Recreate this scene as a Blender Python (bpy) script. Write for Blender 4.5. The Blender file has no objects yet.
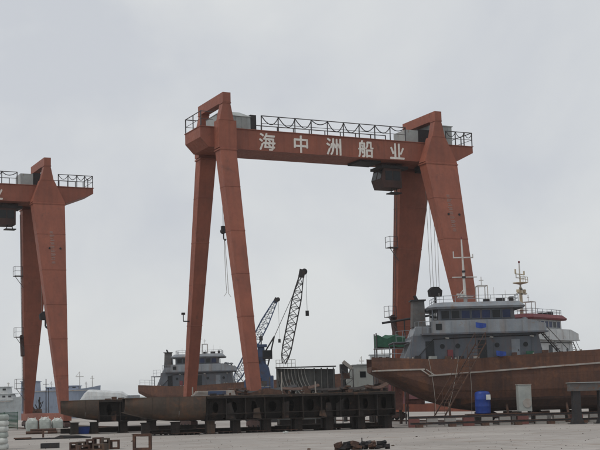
import bpy, math, random
from mathutils import Vector, Matrix
random.seed(7)
scn = bpy.context.scene
COL = scn.collection

# ------------------------------------------------------------------ camera
FPX, HOR, ROLL, EYE = 1230.0, 175.0, -0.028, 2.4
pitch = math.atan(HOR / FPX)
Fw = Vector((0, math.cos(pitch), math.sin(pitch)))
U0 = Vector((0, -math.sin(pitch), math.cos(pitch)))
R0 = Vector((1, 0, 0))
Rv = math.cos(ROLL) * R0 + math.sin(ROLL) * U0
Uv = -math.sin(ROLL) * R0 + math.cos(ROLL) * U0
cam_data = bpy.data.cameras.new('camera')
cam = bpy.data.objects.new('camera', cam_data)
COL.objects.link(cam)
cam_data.sensor_width = 36.0
cam_data.lens = FPX / 600.0 * 36.0
cam_data.clip_start = 0.5
cam_data.clip_end = 40000
cam.matrix_world = Matrix(((Rv.x, Uv.x, -Fw.x, 0), (Rv.y, Uv.y, -Fw.y, 0), (Rv.z, Uv.z, -Fw.z, EYE), (0, 0, 0, 1)))
scn.camera = cam

# ------------------------------------------------------------------ sky, sun, exposure
SUN_EL, SUN_AZ = math.radians(56), math.radians(-125)      # azimuth from +Y, clockwise
world = bpy.data.worlds.new('World')
scn.world = world
world.use_nodes = True
nt = world.node_tree
nt.nodes.clear()
wout = nt.nodes.new('ShaderNodeOutputWorld')
bg = nt.nodes.new('ShaderNodeBackground')
bg.inputs['Strength'].default_value = 0.1
sky = nt.nodes.new('ShaderNodeTexSky')
sky.sky_type = 'NISHITA'
sky.sun_disc = False
sky.sun_elevation = SUN_EL
sky.sun_rotation = SUN_AZ
tc = nt.nodes.new('ShaderNodeTexCoord')
mp = nt.nodes.new('ShaderNodeMapping')
mp.inputs['Scale'].default_value = (1.0, 1.0, 1.25)
mp.inputs['Location'].default_value = (0.35, 0.1, 0.62)
nz = nt.nodes.new('ShaderNodeTexNoise')
nz.inputs['Scale'].default_value = 3.6
nz.inputs['Detail'].default_value = 6
nz.inputs['Roughness'].default_value = 0.52
nz.inputs['Distortion'].default_value = 0.25
cr = nt.nodes.new('ShaderNodeValToRGB')
cr.color_ramp.elements[0].position = 0.37
cr.color_ramp.elements[0].color = (0.575, 0.60, 0.64, 1)
cr.color_ramp.elements[1].position = 0.58
cr.color_ramp.elements[1].color = (0.69, 0.708, 0.715, 1)
vm = nt.nodes.new('ShaderNodeVectorMath')
vm.operation = 'SCALE'
vm.inputs['Scale'].default_value = 10.4
mx = nt.nodes.new('ShaderNodeMixRGB')
mx.inputs['Fac'].default_value = 0.96
nt.links.new(tc.outputs['Generated'], mp.inputs['Vector'])
nt.links.new(mp.outputs['Vector'], nz.inputs['Vector'])
nt.links.new(nz.outputs['Fac'], cr.inputs['Fac'])
nt.links.new(cr.outputs['Color'], vm.inputs[0])
nt.links.new(sky.outputs['Color'], mx.inputs['Color1'])
nt.links.new(vm.outputs['Vector'], mx.inputs['Color2'])
nt.links.new(mx.outputs['Color'], bg.inputs['Color'])
nt.links.new(bg.outputs['Background'], wout.inputs['Surface'])

sun_data = bpy.data.lights.new('sun', 'SUN')
sun_data.energy = 1.2
sun_data.angle = math.radians(14)
sun_data.color = (1.0, 0.96, 0.9)
sun = bpy.data.objects.new('sun', sun_data)
COL.objects.link(sun)
sd = Vector((math.sin(SUN_AZ) * math.cos(SUN_EL), math.cos(SUN_AZ) * math.cos(SUN_EL), math.sin(SUN_EL)))
sun.rotation_euler = sd.to_track_quat('Z', 'Y').to_euler()
scn.view_settings.view_transform = 'Standard'
scn.view_settings.look = 'None'
scn.view_settings.exposure = 0.0
scn.view_settings.gamma = 1.0
scn.view_settings.use_curve_mapping = False
scn.render.engine = 'CYCLES'
scn.cycles.max_bounces = 6
scn.cycles.volume_bounces = 1

# ------------------------------------------------------------------ materials
MATS = {}
def mat(name, col, dark=None, rust=None, amt=0.35, rough=0.65, metal=0.0, scale=1.2, streak=0.25, bump=0.1, spec=0.3, fine=9.0):
    """painted or bare surface: tone noise, vertical streaks, patches of a second colour"""
    m = bpy.data.materials.new(name)
    m.use_nodes = True
    t = m.node_tree
    N, L = t.nodes, t.links
    b = N['Principled BSDF']
    b.inputs['Roughness'].default_value = rough
    b.inputs['Metallic'].default_value = metal
    b.inputs['Specular IOR Level'].default_value = spec
    co = N.new('ShaderNodeTexCoord')
    def noise(sc, det=5, stretch=None, ro=0.6):
        n = N.new('ShaderNodeTexNoise')
        n.inputs['Scale'].default_value = sc
        n.inputs['Detail'].default_value = det
        n.inputs['Roughness'].default_value = ro
        if stretch:
            mm = N.new('ShaderNodeMapping')
            mm.inputs['Scale'].default_value = stretch
            L.new(co.outputs['Object'], mm.inputs['Vector'])
            L.new(mm.outputs['Vector'], n.inputs['Vector'])
        else:
            L.new(co.outputs['Object'], n.inputs['Vector'])
        return n
    def ramp(src, a, c, lo=0.0, hi=1.0):
        r = N.new('ShaderNodeMapRange')
        r.inputs['From Min'].default_value = a
        r.inputs['From Max'].default_value = c
        r.inputs['To Min'].default_value = lo
        r.inputs['To Max'].default_value = hi
        L.new(src, r.inputs['Value'])
        return r.outputs['Result']
    def mix(fac, c1, c2):
        x = N.new('ShaderNodeMixRGB')
        for s, v in ((x.inputs['Fac'], fac), (x.inputs['Color1'], c1), (x.inputs['Color2'], c2)):
            if isinstance(v, (tuple, list)):
                s.default_value = (*v, 1)
            elif isinstance(v, float):
                s.default_value = v
            else:
                L.new(v, s)
        return x.outputs['Color']
    d = dark or tuple(c * 0.6 for c in col)
    n1 = noise(scale)
    c = mix(ramp(n1.outputs['Fac'], 0.32, 0.68), d, col)
    n2 = noise(scale * fine, 4)
    c = mix(ramp(n2.outputs['Fac'], 0.35, 0.75, 0.0, 0.35), c, d)
    if streak > 0:
        n3 = noise(1.0, 4, (2.6, 2.6, 0.16))
        c = mix(ramp(n3.outputs['Fac'], 0.45, 0.75, 0.0, streak), c, rust or d)
    if rust:
        n4 = noise(scale * 1.7, 7, None, 0.7)
        c = mix(ramp(n4.outputs['Fac'], 0.62 - amt * 0.3, 0.74 - amt * 0.25, 0.0, 0.85), c, rust)
    L.new(c, b.inputs['Base Color'])
    L.new(ramp(n2.outputs['Fac'], 0.3, 0.7, max(0.05, rough - 0.12), min(1, rough + 0.12)), b.inputs['Roughness'])
    if bump > 0:
        bp = N.new('ShaderNodeBump')
        bp.inputs['Strength'].default_value = bump
        bp.inputs['Distance'].default_value = 0.05
        L.new(n2.outputs['Fac'], bp.inputs['Height'])
        L.new(bp.outputs['Normal'], b.inputs['Normal'])
    MATS[name] = m
    return m

mat('crane_paint', (0.30, 0.098, 0.06), (0.205, 0.07, 0.047), (0.13, 0.055, 0.04), amt=0.06, rough=0.6, scale=0.4, streak=0.4, bump=0.12)
mat('crane_paint_dark', (0.085, 0.045, 0.04), (0.045, 0.028, 0.026), (0.06, 0.03, 0.02), rough=0.7, scale=1.0)
mat('dark_steel', (0.035, 0.036, 0.04), (0.018, 0.018, 0.02), (0.06, 0.035, 0.025), amt=0.2, rough=0.7)
mat('rail_steel', (0.10, 0.10, 0.105), (0.05, 0.05, 0.055), (0.10, 0.06, 0.045), rough=0.6)
mat('cladding_grey', (0.36, 0.39, 0.38), (0.25, 0.27, 0.27), (0.2, 0.15, 0.11), amt=0.12, rough=0.5, scale=1.0)
mat('letter_white', (0.8, 0.78, 0.73), (0.62, 0.58, 0.53), (0.35, 0.18, 0.13), amt=0.12, rough=0.7, scale=2)
mat('glass_dark', (0.012, 0.016, 0.02), (0.008, 0.01, 0.012), None, rough=0.15, spec=0.25, streak=0, bump=0)
mat('glass_blue', (0.018, 0.032, 0.10), (0.01, 0.018, 0.05), None, rough=0.15, spec=0.25, streak=0, bump=0)
def hull_material(name, col, dark, rust):
    m = mat(name, col, dark, rust, amt=0.3, rough=0.8, scale=0.5, streak=0.65, bump=0.4)
    t = m.node_tree
    b = t.nodes['Principled BSDF']
    src = b.inputs['Base Color'].links[0].from_socket
    co = t.nodes.new('ShaderNodeTexCoord')
    sp = t.nodes.new('ShaderNodeSeparateXYZ')
    cb = t.nodes.new('ShaderNodeCombineXYZ')
    t.links.new(co.outputs['Object'], sp.inputs['Vector'])
    t.links.new(sp.outputs['X'], cb.inputs['X'])
    t.links.new(sp.outputs['Z'], cb.inputs['Y'])
    br = t.nodes.new('ShaderNodeTexBrick')
    br.inputs['Scale'].default_value = 1.0
    br.inputs['Brick Width'].default_value = 4.6
    br.inputs['Row Height'].default_value = 1.35
    br.inputs['Mortar Size'].default_value = 0.018
    br.inputs['Color1'].default_value = (1, 1, 1, 1)
    br.inputs['Color2'].default_value = (0.58, 0.60, 0.62, 1)
    br.inputs['Mortar'].default_value = (0.62, 0.6, 0.6, 1)
    t.links.new(cb.outputs['Vector'], br.inputs['Vector'])
    x = t.nodes.new('ShaderNodeMixRGB')
    x.blend_type = 'MULTIPLY'
    x.inputs['Fac'].default_value = 0.8
    t.links.new(src, x.inputs['Color1'])
    t.links.new(br.outputs['Color'], x.inputs['Color2'])
    t.links.new(x.outputs['Color'], b.inputs['Base Color'])
hull_material('hull_rust', (0.138, 0.066, 0.045), (0.075, 0.041, 0.032), (0.18, 0.08, 0.043))
mat('boom_blue', (0.05, 0.085, 0.17), (0.03, 0.05, 0.10), None, rough=0.6)
mat('cream', (0.55, 0.47, 0.33), (0.4, 0.34, 0.25), None, rough=0.6)
mat('faded_mark', (0.30, 0.235, 0.215), (0.22, 0.15, 0.13), (0.3, 0.11, 0.075), amt=0.35, rough=0.8, scale=4)
mat('hull_bottom', (0.07, 0.04, 0.032), (0.035, 0.024, 0.022), (0.11, 0.05, 0.03), amt=0.2, rough=0.85, scale=0.6, streak=0.3)
mat('strake_white', (0.40, 0.385, 0.355), (0.27, 0.25, 0.23), (0.3, 0.15, 0.09), amt=0.22, rough=0.6, scale=1.2, streak=0.3)
mat('house_grey', (0.115, 0.132, 0.155), (0.08, 0.092, 0.11), (0.16, 0.10, 0.08), amt=0.14, rough=0.55, scale=0.9, streak=0.45)  # grey deepened to paint in the shade beneath the upper deck slab
mat('house_light', (0.25, 0.275, 0.30), (0.17, 0.19, 0.215), (0.2, 0.14, 0.1), amt=0.14, rough=0.55, scale=0.9, streak=0.45)
mat('house_white', (0.58, 0.60, 0.60), (0.42, 0.44, 0.45), (0.35, 0.2, 0.13), amt=0.06, rough=0.5, scale=0.8, streak=0.2)
mat('maroon', (0.20, 0.05, 0.055), (0.13, 0.035, 0.04), None, rough=0.6)
mat('deck_grey', (0.13, 0.13, 0.13), (0.08, 0.08, 0.08), (0.14, 0.07, 0.04), amt=0.3, rough=0.8)
mat('mast_white', (0.62, 0.61, 0.58), (0.45, 0.44, 0.42), (0.3, 0.2, 0.14), amt=0.1, rough=0.5)
mat('block_plate', (0.10, 0.074, 0.055), (0.05, 0.039, 0.033), (0.14, 0.072, 0.042), amt=0.35, rough=0.75, scale=0.45, streak=0.45, bump=0.15)
mat('block_frame', (0.029, 0.024, 0.022), (0.016, 0.014, 0.013), (0.09, 0.05, 0.035), amt=0.2, rough=0.85, scale=0.9)  # near-black base has the shade inside the open blocks put into it
mat('rust', (0.105, 0.058, 0.042), (0.05, 0.033, 0.028), (0.16, 0.078, 0.048), amt=0.25, rough=0.9, scale=2.5, bump=0.3)
mat('rust_pink', (0.27, 0.13, 0.11), (0.15, 0.07, 0.06), (0.12, 0.06, 0.05), amt=0.2, rough=0.85, scale=2)
mat('blue_paint', (0.055, 0.09, 0.175), (0.03, 0.05, 0.10), (0.07, 0.05, 0.045), amt=0.25, rough=0.55, scale=1)
mat('blue_bright', (0.018, 0.06, 0.30), (0.01, 0.032, 0.17), (0.05, 0.05, 0.08), amt=0.08, rough=0.4, scale=1.5)
mat('blue_hull', (0.30, 0.345, 0.44), (0.24, 0.28, 0.37), (0.12, 0.10, 0.1), amt=0.05, rough=0.6, scale=0.1)
mat('sack_white', (0.62, 0.64, 0.61), (0.44, 0.46, 0.44), None, rough=0.85, scale=2, streak=0.1, bump=0.35)
mat('sack_grey', (0.42, 0.46, 0.43), (0.30, 0.33, 0.31), None, rough=0.85, scale=2, streak=0.1, bump=0.35)
mat('net_green', (0.04, 0.13, 0.08), (0.025, 0.075, 0.05), None, rough=0.85, scale=3, streak=0.1)
mat('concrete', (0.36, 0.345, 0.325), (0.26, 0.25, 0.235), (0.15, 0.12, 0.1), amt=0.15, rough=0.9, scale=1.5, bump=0.2)
mat('concrete_red', (0.22, 0.085, 0.075), (0.14, 0.06, 0.055), (0.12, 0.06, 0.05), amt=0.15, rough=0.85, scale=1.5)
mat('rope', (0.36, 0.34, 0.30), (0.22, 0.2, 0.18), None, rough=0.9)
mat('tarp_grey', (0.38, 0.40, 0.38), (0.27, 0.29, 0.28), (0.2, 0.16, 0.12), amt=0.1, rough=0.7, scale=1)
mat('rib_light', (0.40, 0.40, 0.37), (0.24, 0.24, 0.23), (0.14, 0.1, 0.08), amt=0.3, rough=0.7)
mat('shell_grey', (0.13, 0.135, 0.13), (0.075, 0.078, 0.078), (0.09, 0.06, 0.045), amt=0.2, rough=0.8)
mat('hill_green', (0.08, 0.10, 0.07), (0.05, 0.07, 0.05), None, rough=0.95, scale=0.01, streak=0)

def ground_material():
    m = bpy.data.materials.new('yard_concrete')
    m.use_nodes = True
    t = m.node_tree
    N, L = t.nodes, t.links
    b = N['Principled BSDF']
    b.inputs['Specular IOR Level'].default_value = 0.25
    co = N.new('ShaderNodeTexCoord')
    def noise(sc, det, st=(1, 1, 1), ro=0.6, dist=0.0):
        n = N.new('ShaderNodeTexNoise')
        n.inputs['Scale'].default_value = sc
        n.inputs['Detail'].default_value = det
        n.inputs['Roughness'].default_value = ro
        n.inputs['Distortion'].default_value = dist
        mm = N.new('ShaderNodeMapping')
        mm.inputs['Scale'].default_value = st
        mm.inputs['Rotation'].default_value = (0, 0, math.radians(24))
        L.new(co.outputs['Object'], mm.inputs['Vector'])
        L.new(mm.outputs['Vector'], n.inputs['Vector'])
        return n.outputs['Fac']
    def rng(s, a, c, lo, hi):
        r = N.new('ShaderNodeMapRange')
        for k, v in (('From Min', a), ('From Max', c), ('To Min', lo), ('To Max', hi)):
            r.inputs[k].default_value = v
        L.new(s, r.inputs['Value'])
        return r.outputs['Result']
    def mix(fac, c1, c2, mode='MIX'):
        x = N.new('ShaderNodeMixRGB')
        x.blend_type = mode
        for s, v in ((x.inputs['Fac'], fac), (x.inputs['Color1'], c1), (x.inputs['Color2'], c2)):
            if isinstance(v, tuple):
                s.default_value = (*v, 1)
            elif isinstance(v, float):
                s.default_value = v
            else:
                L.new(v, s)
        return x.outputs['Color']
    c = mix(rng(noise(0.11, 6, (1, 0.45, 1)), 0.35, 0.65, 0, 1), (0.325, 0.30, 0.278), (0.415, 0.385, 0.36))
    c = mix(rng(noise(0.5, 6, (0.35, 1.2, 1), 0.65), 0.5, 0.7, 0, 0.55), c, (0.27, 0.238, 0.212))
    c = mix(rng(noise(1.6, 6, (1, 1, 1), 0.75, 0.6), 0.56, 0.68, 0, 0.6), c, (0.20, 0.172, 0.15))
    c = mix(rng(noise(9, 3), 0.4, 0.8, 0, 0.15), c, (0.5, 0.47, 0.44))
    # bay joints and cracks: thin dark lines
    vo = N.new('ShaderNodeTexBrick')
    mm = N.new('ShaderNodeMapping')
    mm.inputs['Rotation'].default_value = (0, 0, math.radians(26))
    L.new(co.outputs['Object'], mm.inputs['Vector'])
    L.new(mm.outputs['Vector'], vo.inputs['Vector'])
    vo.inputs['Scale'].default_value = 1.0
    vo.inputs['Brick Width'].default_value = 6.0
    vo.inputs['Row Height'].default_value = 4.5
    vo.inputs['Mortar Size'].default_value = 0.035
    vo.inputs['Color1'].default_value = (1, 1, 1, 1)
    vo.inputs['Color2'].default_value = (0.80, 0.80, 0.80, 1)
    vo.inputs['Mortar'].default_value = (0.5, 0.48, 0.46, 1)
    c = mix(0.9, c, vo.outputs['Color'], 'MULTIPLY')
    # tyre tracks along the yard and rust-water stains
    wv = N.new('ShaderNodeTexWave')
    wv.wave_type = 'BANDS'
    wv.bands_direction = 'Y'
    wv.inputs['Scale'].default_value = 0.19
    wv.inputs['Distortion'].default_value = 5.0
    wv.inputs['Detail'].default_value = 3.0
    wv.inputs['Detail Scale'].default_value = 0.35
    L.new(co.outputs['Object'], wv.inputs['Vector'])
    c = mix(rng(wv.outputs['Fac'], 0.78, 0.98, 0, 0.5), c, (0.19, 0.17, 0.15))
    c = mix(rng(noise(0.33, 5, (0.6, 1.6, 1), 0.7, 1.2), 0.55, 0.66, 0, 0.65), c, (0.22, 0.165, 0.13))
    c = mix(rng(noise(3.2, 4, (1, 1, 1), 0.8), 0.70, 0.76, 0, 0.6), c, (0.12, 0.108, 0.098))
    L.new(c, b.inputs['Base Color'])
    b.inputs['Roughness'].default_value = 0.9
    bp = N.new('ShaderNodeBump')
    bp.inputs['Strength'].default_value = 0.35
    bp.inputs['Distance'].default_value = 0.04
    L.new(noise(6, 5), bp.inputs['Height'])
    L.new(bp.outputs['Normal'], b.inputs['Normal'])
    MATS['yard_concrete'] = m
ground_material()

def water_material():
    m = bpy.data.materials.new('sea_water')
    m.use_nodes = True
    t = m.node_tree
    b = t.nodes['Principled BSDF']
    b.inputs['Base Color'].default_value = (0.10, 0.12, 0.115, 1)
    b.inputs['Roughness'].default_value = 0.18
    co = t.nodes.new('ShaderNodeTexCoord')
    n = t.nodes.new('ShaderNodeTexNoise')
    n.inputs['Scale'].default_value = 0.4
    n.inputs['Detail'].default_value = 6
    bp = t.nodes.new('ShaderNodeBump')
    bp.inputs['Strength'].default_value = 0.5
    bp.inputs['Distance'].default_value = 0.4
    t.links.new(co.outputs['Object'], n.inputs['Vector'])
    t.links.new(n.outputs['Fac'], bp.inputs['Height'])
    t.links.new(bp.outputs['Normal'], b.inputs['Normal'])
    MATS['sea_water'] = m
water_material()

# ------------------------------------------------------------------ mesh helpers
class MB:
    def __init__(s):
        s.v, s.f = [], []
    def add(s, vs, fs):
        o = len(s.v)
        s.v += [tuple(x) for x in vs]
        s.f += [tuple(i + o for i in q) for q in fs]
        return s
    def box(s, x0, x1, y0, y1, z0, z1):
        return s.frus((x0, x1, y0, y1, z0), (x0, x1, y0, y1, z1))
    def frus(s, b, t):
        vs = []
        for (x0, x1, y0, y1, z) in (b, t):
            vs += [(x0, y0, z), (x1, y0, z), (x1, y1, z), (x0, y1, z)]
        return s.add(vs, [(3, 2, 1, 0), (4, 5, 6, 7), (0, 1, 5, 4), (1, 2, 6, 5), (2, 3, 7, 6), (3, 0, 4, 7)])
    def obox(s, c, size, rz=0.0, rx=0.0, ry=0.0):
        M = Matrix.Translation(c) @ Matrix.Rotation(rz, 4, 'Z') @ Matrix.Rotation(ry, 4, 'Y') @ Matrix.Rotation(rx, 4, 'X')
        a, b, d = (k / 2 for k in size)
        vs = [M @ Vector(q) for q in ((-a, -b, -d), (a, -b, -d), (a, b, -d), (-a, b, -d), (-a, -b, d), (a, -b, d), (a, b, d), (-a, b, d))]
        return s.add(vs, [(3, 2, 1, 0), (4, 5, 6, 7), (0, 1, 5, 4), (1, 2, 6, 5), (2, 3, 7, 6), (3, 0, 4, 7)])
    def prism(s, pts, y0, y1):                     # polygon in XZ pushed along Y
        n = len(pts)
        vs = [(x, y0, z) for x, z in pts] + [(x, y1, z) for x, z in pts]
        return s.add(vs, [tuple(range(n)), tuple(range(2 * n - 1, n - 1, -1))] + [((i + 1) % n, i, i + n, (i + 1) % n + n) for i in range(n)])
    def loft(s, rings, cap=True, closed=True):
        n = len(rings[0])
        vs = [p for r in rings for p in r]
        fs = []
        for k in range(len(rings) - 1):
            for i in range(n if closed else n - 1):
                j = (i + 1) % n
                fs.append((k * n + i, k * n + j, (k + 1) * n + j, (k + 1) * n + i))
        if cap:
            fs.append(tuple(range(n - 1, -1, -1)))
            fs.append(tuple(range((len(rings) - 1) * n, len(rings) * n)))
        return s.add(vs, fs)
    def tube(s, p, q, r, n=6, r2=None):
        p, q = Vector(p), Vector(q)
        d = (q - p)
        if d.length < 1e-6:
            return s
        d.normalize()
        a = d.orthogonal().normalized()
        b = d.cross(a)
        r2 = r if r2 is None else r2
        rings = [[c + (a * math.cos(2 * math.pi * i / n) + b * math.sin(2 * math.pi * i / n)) * rr for i in range(n)] for c, rr in ((p, r), (q, r2))]
        return s.loft(rings)
    def path(s, pts, r, n=5):
        for a, b in zip(pts, pts[1:]):
            s.tube(a, b, r, n)
        return s
    def lathe(s, c, prof, n=16):
        rings = [[(c[0] + r * math.cos(2 * math.pi * i / n), c[1] + r * math.sin(2 * math.pi * i / n), c[2] + z) for i in range(n)] for r, z in prof]
        return s.loft(rings)
    def build(s, name, m, parent=None, smooth=False):
        me = bpy.data.meshes.new(name)
        me.from_pydata(s.v, [], s.f)
        me.update()
        me.materials.append(MATS[m])
        if smooth:
            for p in me.polygons:
                p.use_smooth = True
        o = bpy.data.objects.new(name, me)
        COL.objects.link(o)
        if parent:
            o.parent = parent
        return o

def fix_normals(o):
    import bmesh
    b = bmesh.new()
    b.from_mesh(o.data)
    bmesh.ops.recalc_face_normals(b, faces=b.faces)
    b.to_mesh(o.data)
    b.free()
    return o

def tag(o, label, cat, group=None):
    o['label'] = label
    o['category'] = cat
    if group:
        o['group'] = group
    return o
def structure(o):
    o['kind'] = 'structure'
    return o
def thing(name, label, cat, loc=(0, 0, 0), rz=0.0, group=None):
    o = bpy.data.objects.new(name, None)
    o.empty_display_size = 0.5
    COL.objects.link(o)
    o.location = loc
    o.rotation_euler = (0, 0, rz)
    return tag(o, label, cat, group)
def clone(src, parent, loc=(0, 0, 0), rot=(0, 0, 0), scale=None):
    c = src.copy()
    COL.objects.link(c)
    c.parent = parent
    c.location = loc
    c.rotation_euler = rot
    if scale:
        c.scale = scale
    return c

# ------------------------------------------------------------------ setting
g = MB()
g.box(-420, 420, -80, 250, -6, 0)
structure(g.build('yard_ground', 'yard_concrete'))
s_ = MB().add([(-4100, 250.5, -2.6), (4100, 250.5, -2.6), (4100, 3950, -2.6), (-4100, 3950, -2.6)], [(0, 1, 2, 3)])
structure(s_.build('sea', 'sea_water'))
hm = MB()
hp, n = [], 90
rnd = random.Random(3)
for i in range(n + 1):
    x = -2600 + 5200 * i / n
    hgt = 16 + 14 * math.sin(i * 0.21 + 1) * math.sin(i * 0.07) + 8 * math.sin(i * 0.9) + rnd.uniform(-3, 3)
    hp.append((x, max(8, hgt)))
rings = []
for x, hgt in hp:
    rings.append([(x, 3000, -3), (x, 3200, hgt * 0.7), (x, 3400, hgt), (x, 3800, -3)])
hm.loft(rings, cap=False, closed=False)
structure(hm.build('hills', 'hill_green', smooth=True))

# ------------------------------------------------------------------ gantry crane
AZ = 0.456
GX = Vector((math.cos(AZ), math.sin(AZ), 0))
LY = Vector((-math.sin(AZ), math.cos(AZ), 0))
_chars = {}
def char_mesh(ch):
    if ch in _chars:
        return _chars[ch]
    cu = bpy.data.curves.new('char', 'FONT')
    cu.body = ch
    cu.size = 1.72
    cu.extrude = 0.012
    cu.align_x = 'CENTER'
    cu.align_y = 'CENTER'
    o = bpy.data.objects.new('char', cu)
    COL.objects.link(o)
    dg = bpy.context.evaluated_depsgraph_get()
    me = bpy.data.meshes.new_from_object(o.evaluated_get(dg))
    bpy.data.objects.remove(o)
    me.materials.clear()
    me.materials.append(MATS['letter_white'])
    xs = [v.co.x for v in me.vertices]
    ys = [v.co.y for v in me.vertices]
    cx, cy = (min(xs) + max(xs)) / 2, (min(ys) + max(ys)) / 2
    for v in me.vertices:
        x, y, z = v.co
        v.co = (x - cx, -z, y - cy)
    # heavy brush weight: shifted layers, each 2 mm further out
    vs = [tuple(v.co) for v in me.vertices]
    fs = [tuple(p.vertices) for p in me.polygons]
    bold = MB()
    for q, (dx, dz) in enumerate(((0, 0), (0.035, 0.01), (-0.035, -0.01), (0.01, 0.035), (-0.01, -0.035))):
        bold.add([(a + dx, b - 0.002 * q, c + dz) for a, b, c in vs], fs)
    me = bpy.data.meshes.new('character')
    me.from_pydata(bold.v, [], bold.f)
    me.materials.append(MATS['letter_white'])
    _chars[ch] = me
    return me

def leg_mesh(b, t):
    return MB().frus(b, t)

def gantry(label, loc, xe=26.7, ch0=24.3, cab=True, aft_house=True, text_dx=0.0, group='red gantry cranes'):
    root = thing('gantry_crane', label, 'crane', loc, AZ, group)
    P = 'crane_paint'
    ZT, ZB, W = 26.6, 24.82, 1.87
    # main girder with cut-back ends
    gd = fix_normals(MB().prism([(-2.05, ZT), (-2.05, 25.65), (-1.25, ZB), (ch0, ZB), (xe, 26.0), (xe, ZT)], -W, W).build('girder', P, root))
    fl = MB().box(-2.1, xe + 0.05, -W - 0.09, W + 0.09, ZT + 0.003, ZT + 0.07)
    fl.build('top_flange', P, gd)
    MB().box(1.0, 20.3, -W - 0.07, W + 0.07, ZB - 0.06, ZB - 0.003).build('bottom_flange', P, gd)
    for x in (2.6, 6.1, 9.5, 12.9, 16.4, 19.7):
        MB().box(x - 0.035, x + 0.035, -W - 0.012, -W + 0.02, ZB + 0.02, ZT - 0.02).build('web_seam', P, gd)
    # lettering on the web
    for ch, x in zip('海中洲船业', (4.42, 7.83, 11.22, 14.62, 18.03)):
        o = bpy.data.objects.new('character', char_mesh(ch))
        COL.objects.link(o)
        o.parent = root
        o.location = (x + text_dx, -W - 0.028, 25.62)
    # legs
    for sgn in (-1, 1):
        yt, yb = sgn * 2.35, sgn * 7.8
        leg = leg_mesh((-0.3, 0.62, yb - 0.42, yb + 0.42, 1.75), (-0.62, 0.92, yt - 0.62, yt + 0.62, 24.6)).build('leg', P, root)
        legr = leg_mesh((22.2, 23.05, yb - 0.42, yb + 0.42, 1.75), (20.5, 24.05, yt - 0.62, yt + 0.62, 24.6)).build('leg', P, root)
        # stiffening flanges near the leg top, small hatch on the leg
        MB().box(-0.7, 1.0, yt - 0.7, yt + 0.7, 24.4, 24.52).build('leg_flange', P, leg)
        MB().box(20.42, 24.13, yt - 0.7, yt + 0.7, 24.4, 24.52).build('leg_flange', P, legr)
        for zz, jh in ((21.0, 0.018), (17.0, 0.05), (13.2, 0.018), (9.5, 0.05), (5.6, 0.018)):
            f = (24.6 - zz) / 22.85
            yc = yt + (yb - yt) * f
            hw = 0.62 - 0.2 * f
            MB().box(-0.62 + 0.32 * f - 0.02, 0.92 - 0.3 * f + 0.02, yc - hw - 0.02, yc + hw + 0.02, zz - jh, zz + jh).build('leg_joint', P, leg)
            MB().box(20.5 + 1.7 * f - 0.02, 24.05 - f + 0.02, yc - hw - 0.02, yc + hw + 0.02, zz - jh, zz + jh).build('leg_joint', P, legr)
        # heads that clasp the girder, then the portal uprights
        ya, yb2 = (-2.95, -W - 0.003) if sgn < 0 else (W + 0.003, 2.95)
        fix_normals(MB().prism([(-0.72, 24.605), (0.98, 24.605), (0.98, 27.1), (-0.72, 27.1)], ya, yb2).build('leg_head', P, root))
        fix_normals(MB().prism([(20.42, 24.605), (24.1, 24.605), (22.85, 27.1), (21.35, 27.1)], ya, yb2).build('leg_head', P, root))
        yu0, yu1 = (-2.98, -2.15) if sgn < 0 else (2.15, 2.98)
        for xl, xr, xa, xb in ((-0.62, 0.72, -0.27, 0.42), (21.4, 22.8, 21.75, 22.45)):
            u = MB().frus((xl, xr, yu0, yu1, 27.103), (xa, xb, yu0, yu1, 28.68)).build('portal_upright', P, root)
            MB().box(xa - 0.07, xb + 0.07, yu0 - 0.03, yu1 + 0.03, 28.62, 28.72).build('upright_collar', P, u)
    for xa, xb in ((-0.3, 0.45), (21.72, 22.48)):
        MB().box(xa, xb, -3.02, 3.02, 28.725, 29.6).build('portal_beam', P, root)
    # sill beams, bogies, wheels
    for xc in (0.16, 22.62):
        sb = MB().box(xc - 0.42, xc + 0.42, -9.2, 9.2, 0.95, 1.748).build('sill_beam', P, root)
        for yc in (-7.9, 7.9):
            bo = MB().prism([(0, 0)] * 0 or [(-1.5, 0.36), (1.5, 0.36), (1.5, 0.7), (0.7, 0.946), (-0.7, 0.946), (-1.5, 0.7)], -0.34, 0.34)
            bo.v = [(xc - y, yc + x, z) for x, y, z in bo.v]
            b = fix_normals(bo.build('bogie', 'crane_paint_dark', root))
            for dy in (-0.95, 0.0, 0.95):
                wm = MB().tube((xc - 0.12, yc + dy, 0.405), (xc + 0.12, yc + dy, 0.405), 0.27, 14)
                wm.tube((xc - 0.42, yc + dy, 0.405), (xc + 0.42, yc + dy, 0.405), 0.09, 8)
                wm.build('wheel', 'dark_steel', b)
    # handrail: posts one by one, rails and festoon cable loops
    post = None
    xs = [3.9 + 1.68 * i for i in range(10)]
    ends = [x for x in (23.6, 24.7, 25.7, xe - 0.08) if x <= xe]
    if xe > 27:
        ends.append(26.6)
    ends = sorted(ends)
    allx = [-1.98] + xs + ends
    for sgn in (-1, 1):
        y = sgn * (W + 0.02)
        for x in allx:
            if post is None:
                post = MB().box(-0.04, 0.04, -0.04, 0.04, 0, 1.36).build('railing_post', 'rail_steel', root)
                post.location = (x, y, 26.672)
            else:
                clone(post, root, (x, y, 26.672))
        for zz, rr in ((28.0, 0.045), (27.3, 0.025)):
            for a, b in ((xs[0], xs[-1]), (ends[0], ends[-1]), (-1.98, -0.8)):
                MB().tube((a, y, zz), (b, y, zz), rr, 5).build('rail_bar', 'rail_steel', root)
    for x in (-1.98, ends[-1]):
        for zz, rr in ((28.0, 0.045), (27.3, 0.025)):
            MB().tube((x, -W, zz), (x, W, zz), rr, 5).build('rail_bar', 'rail_steel', root)
        clone(post, root, (x, 0, 26.672))
    rr_ = random.Random(5)
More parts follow.
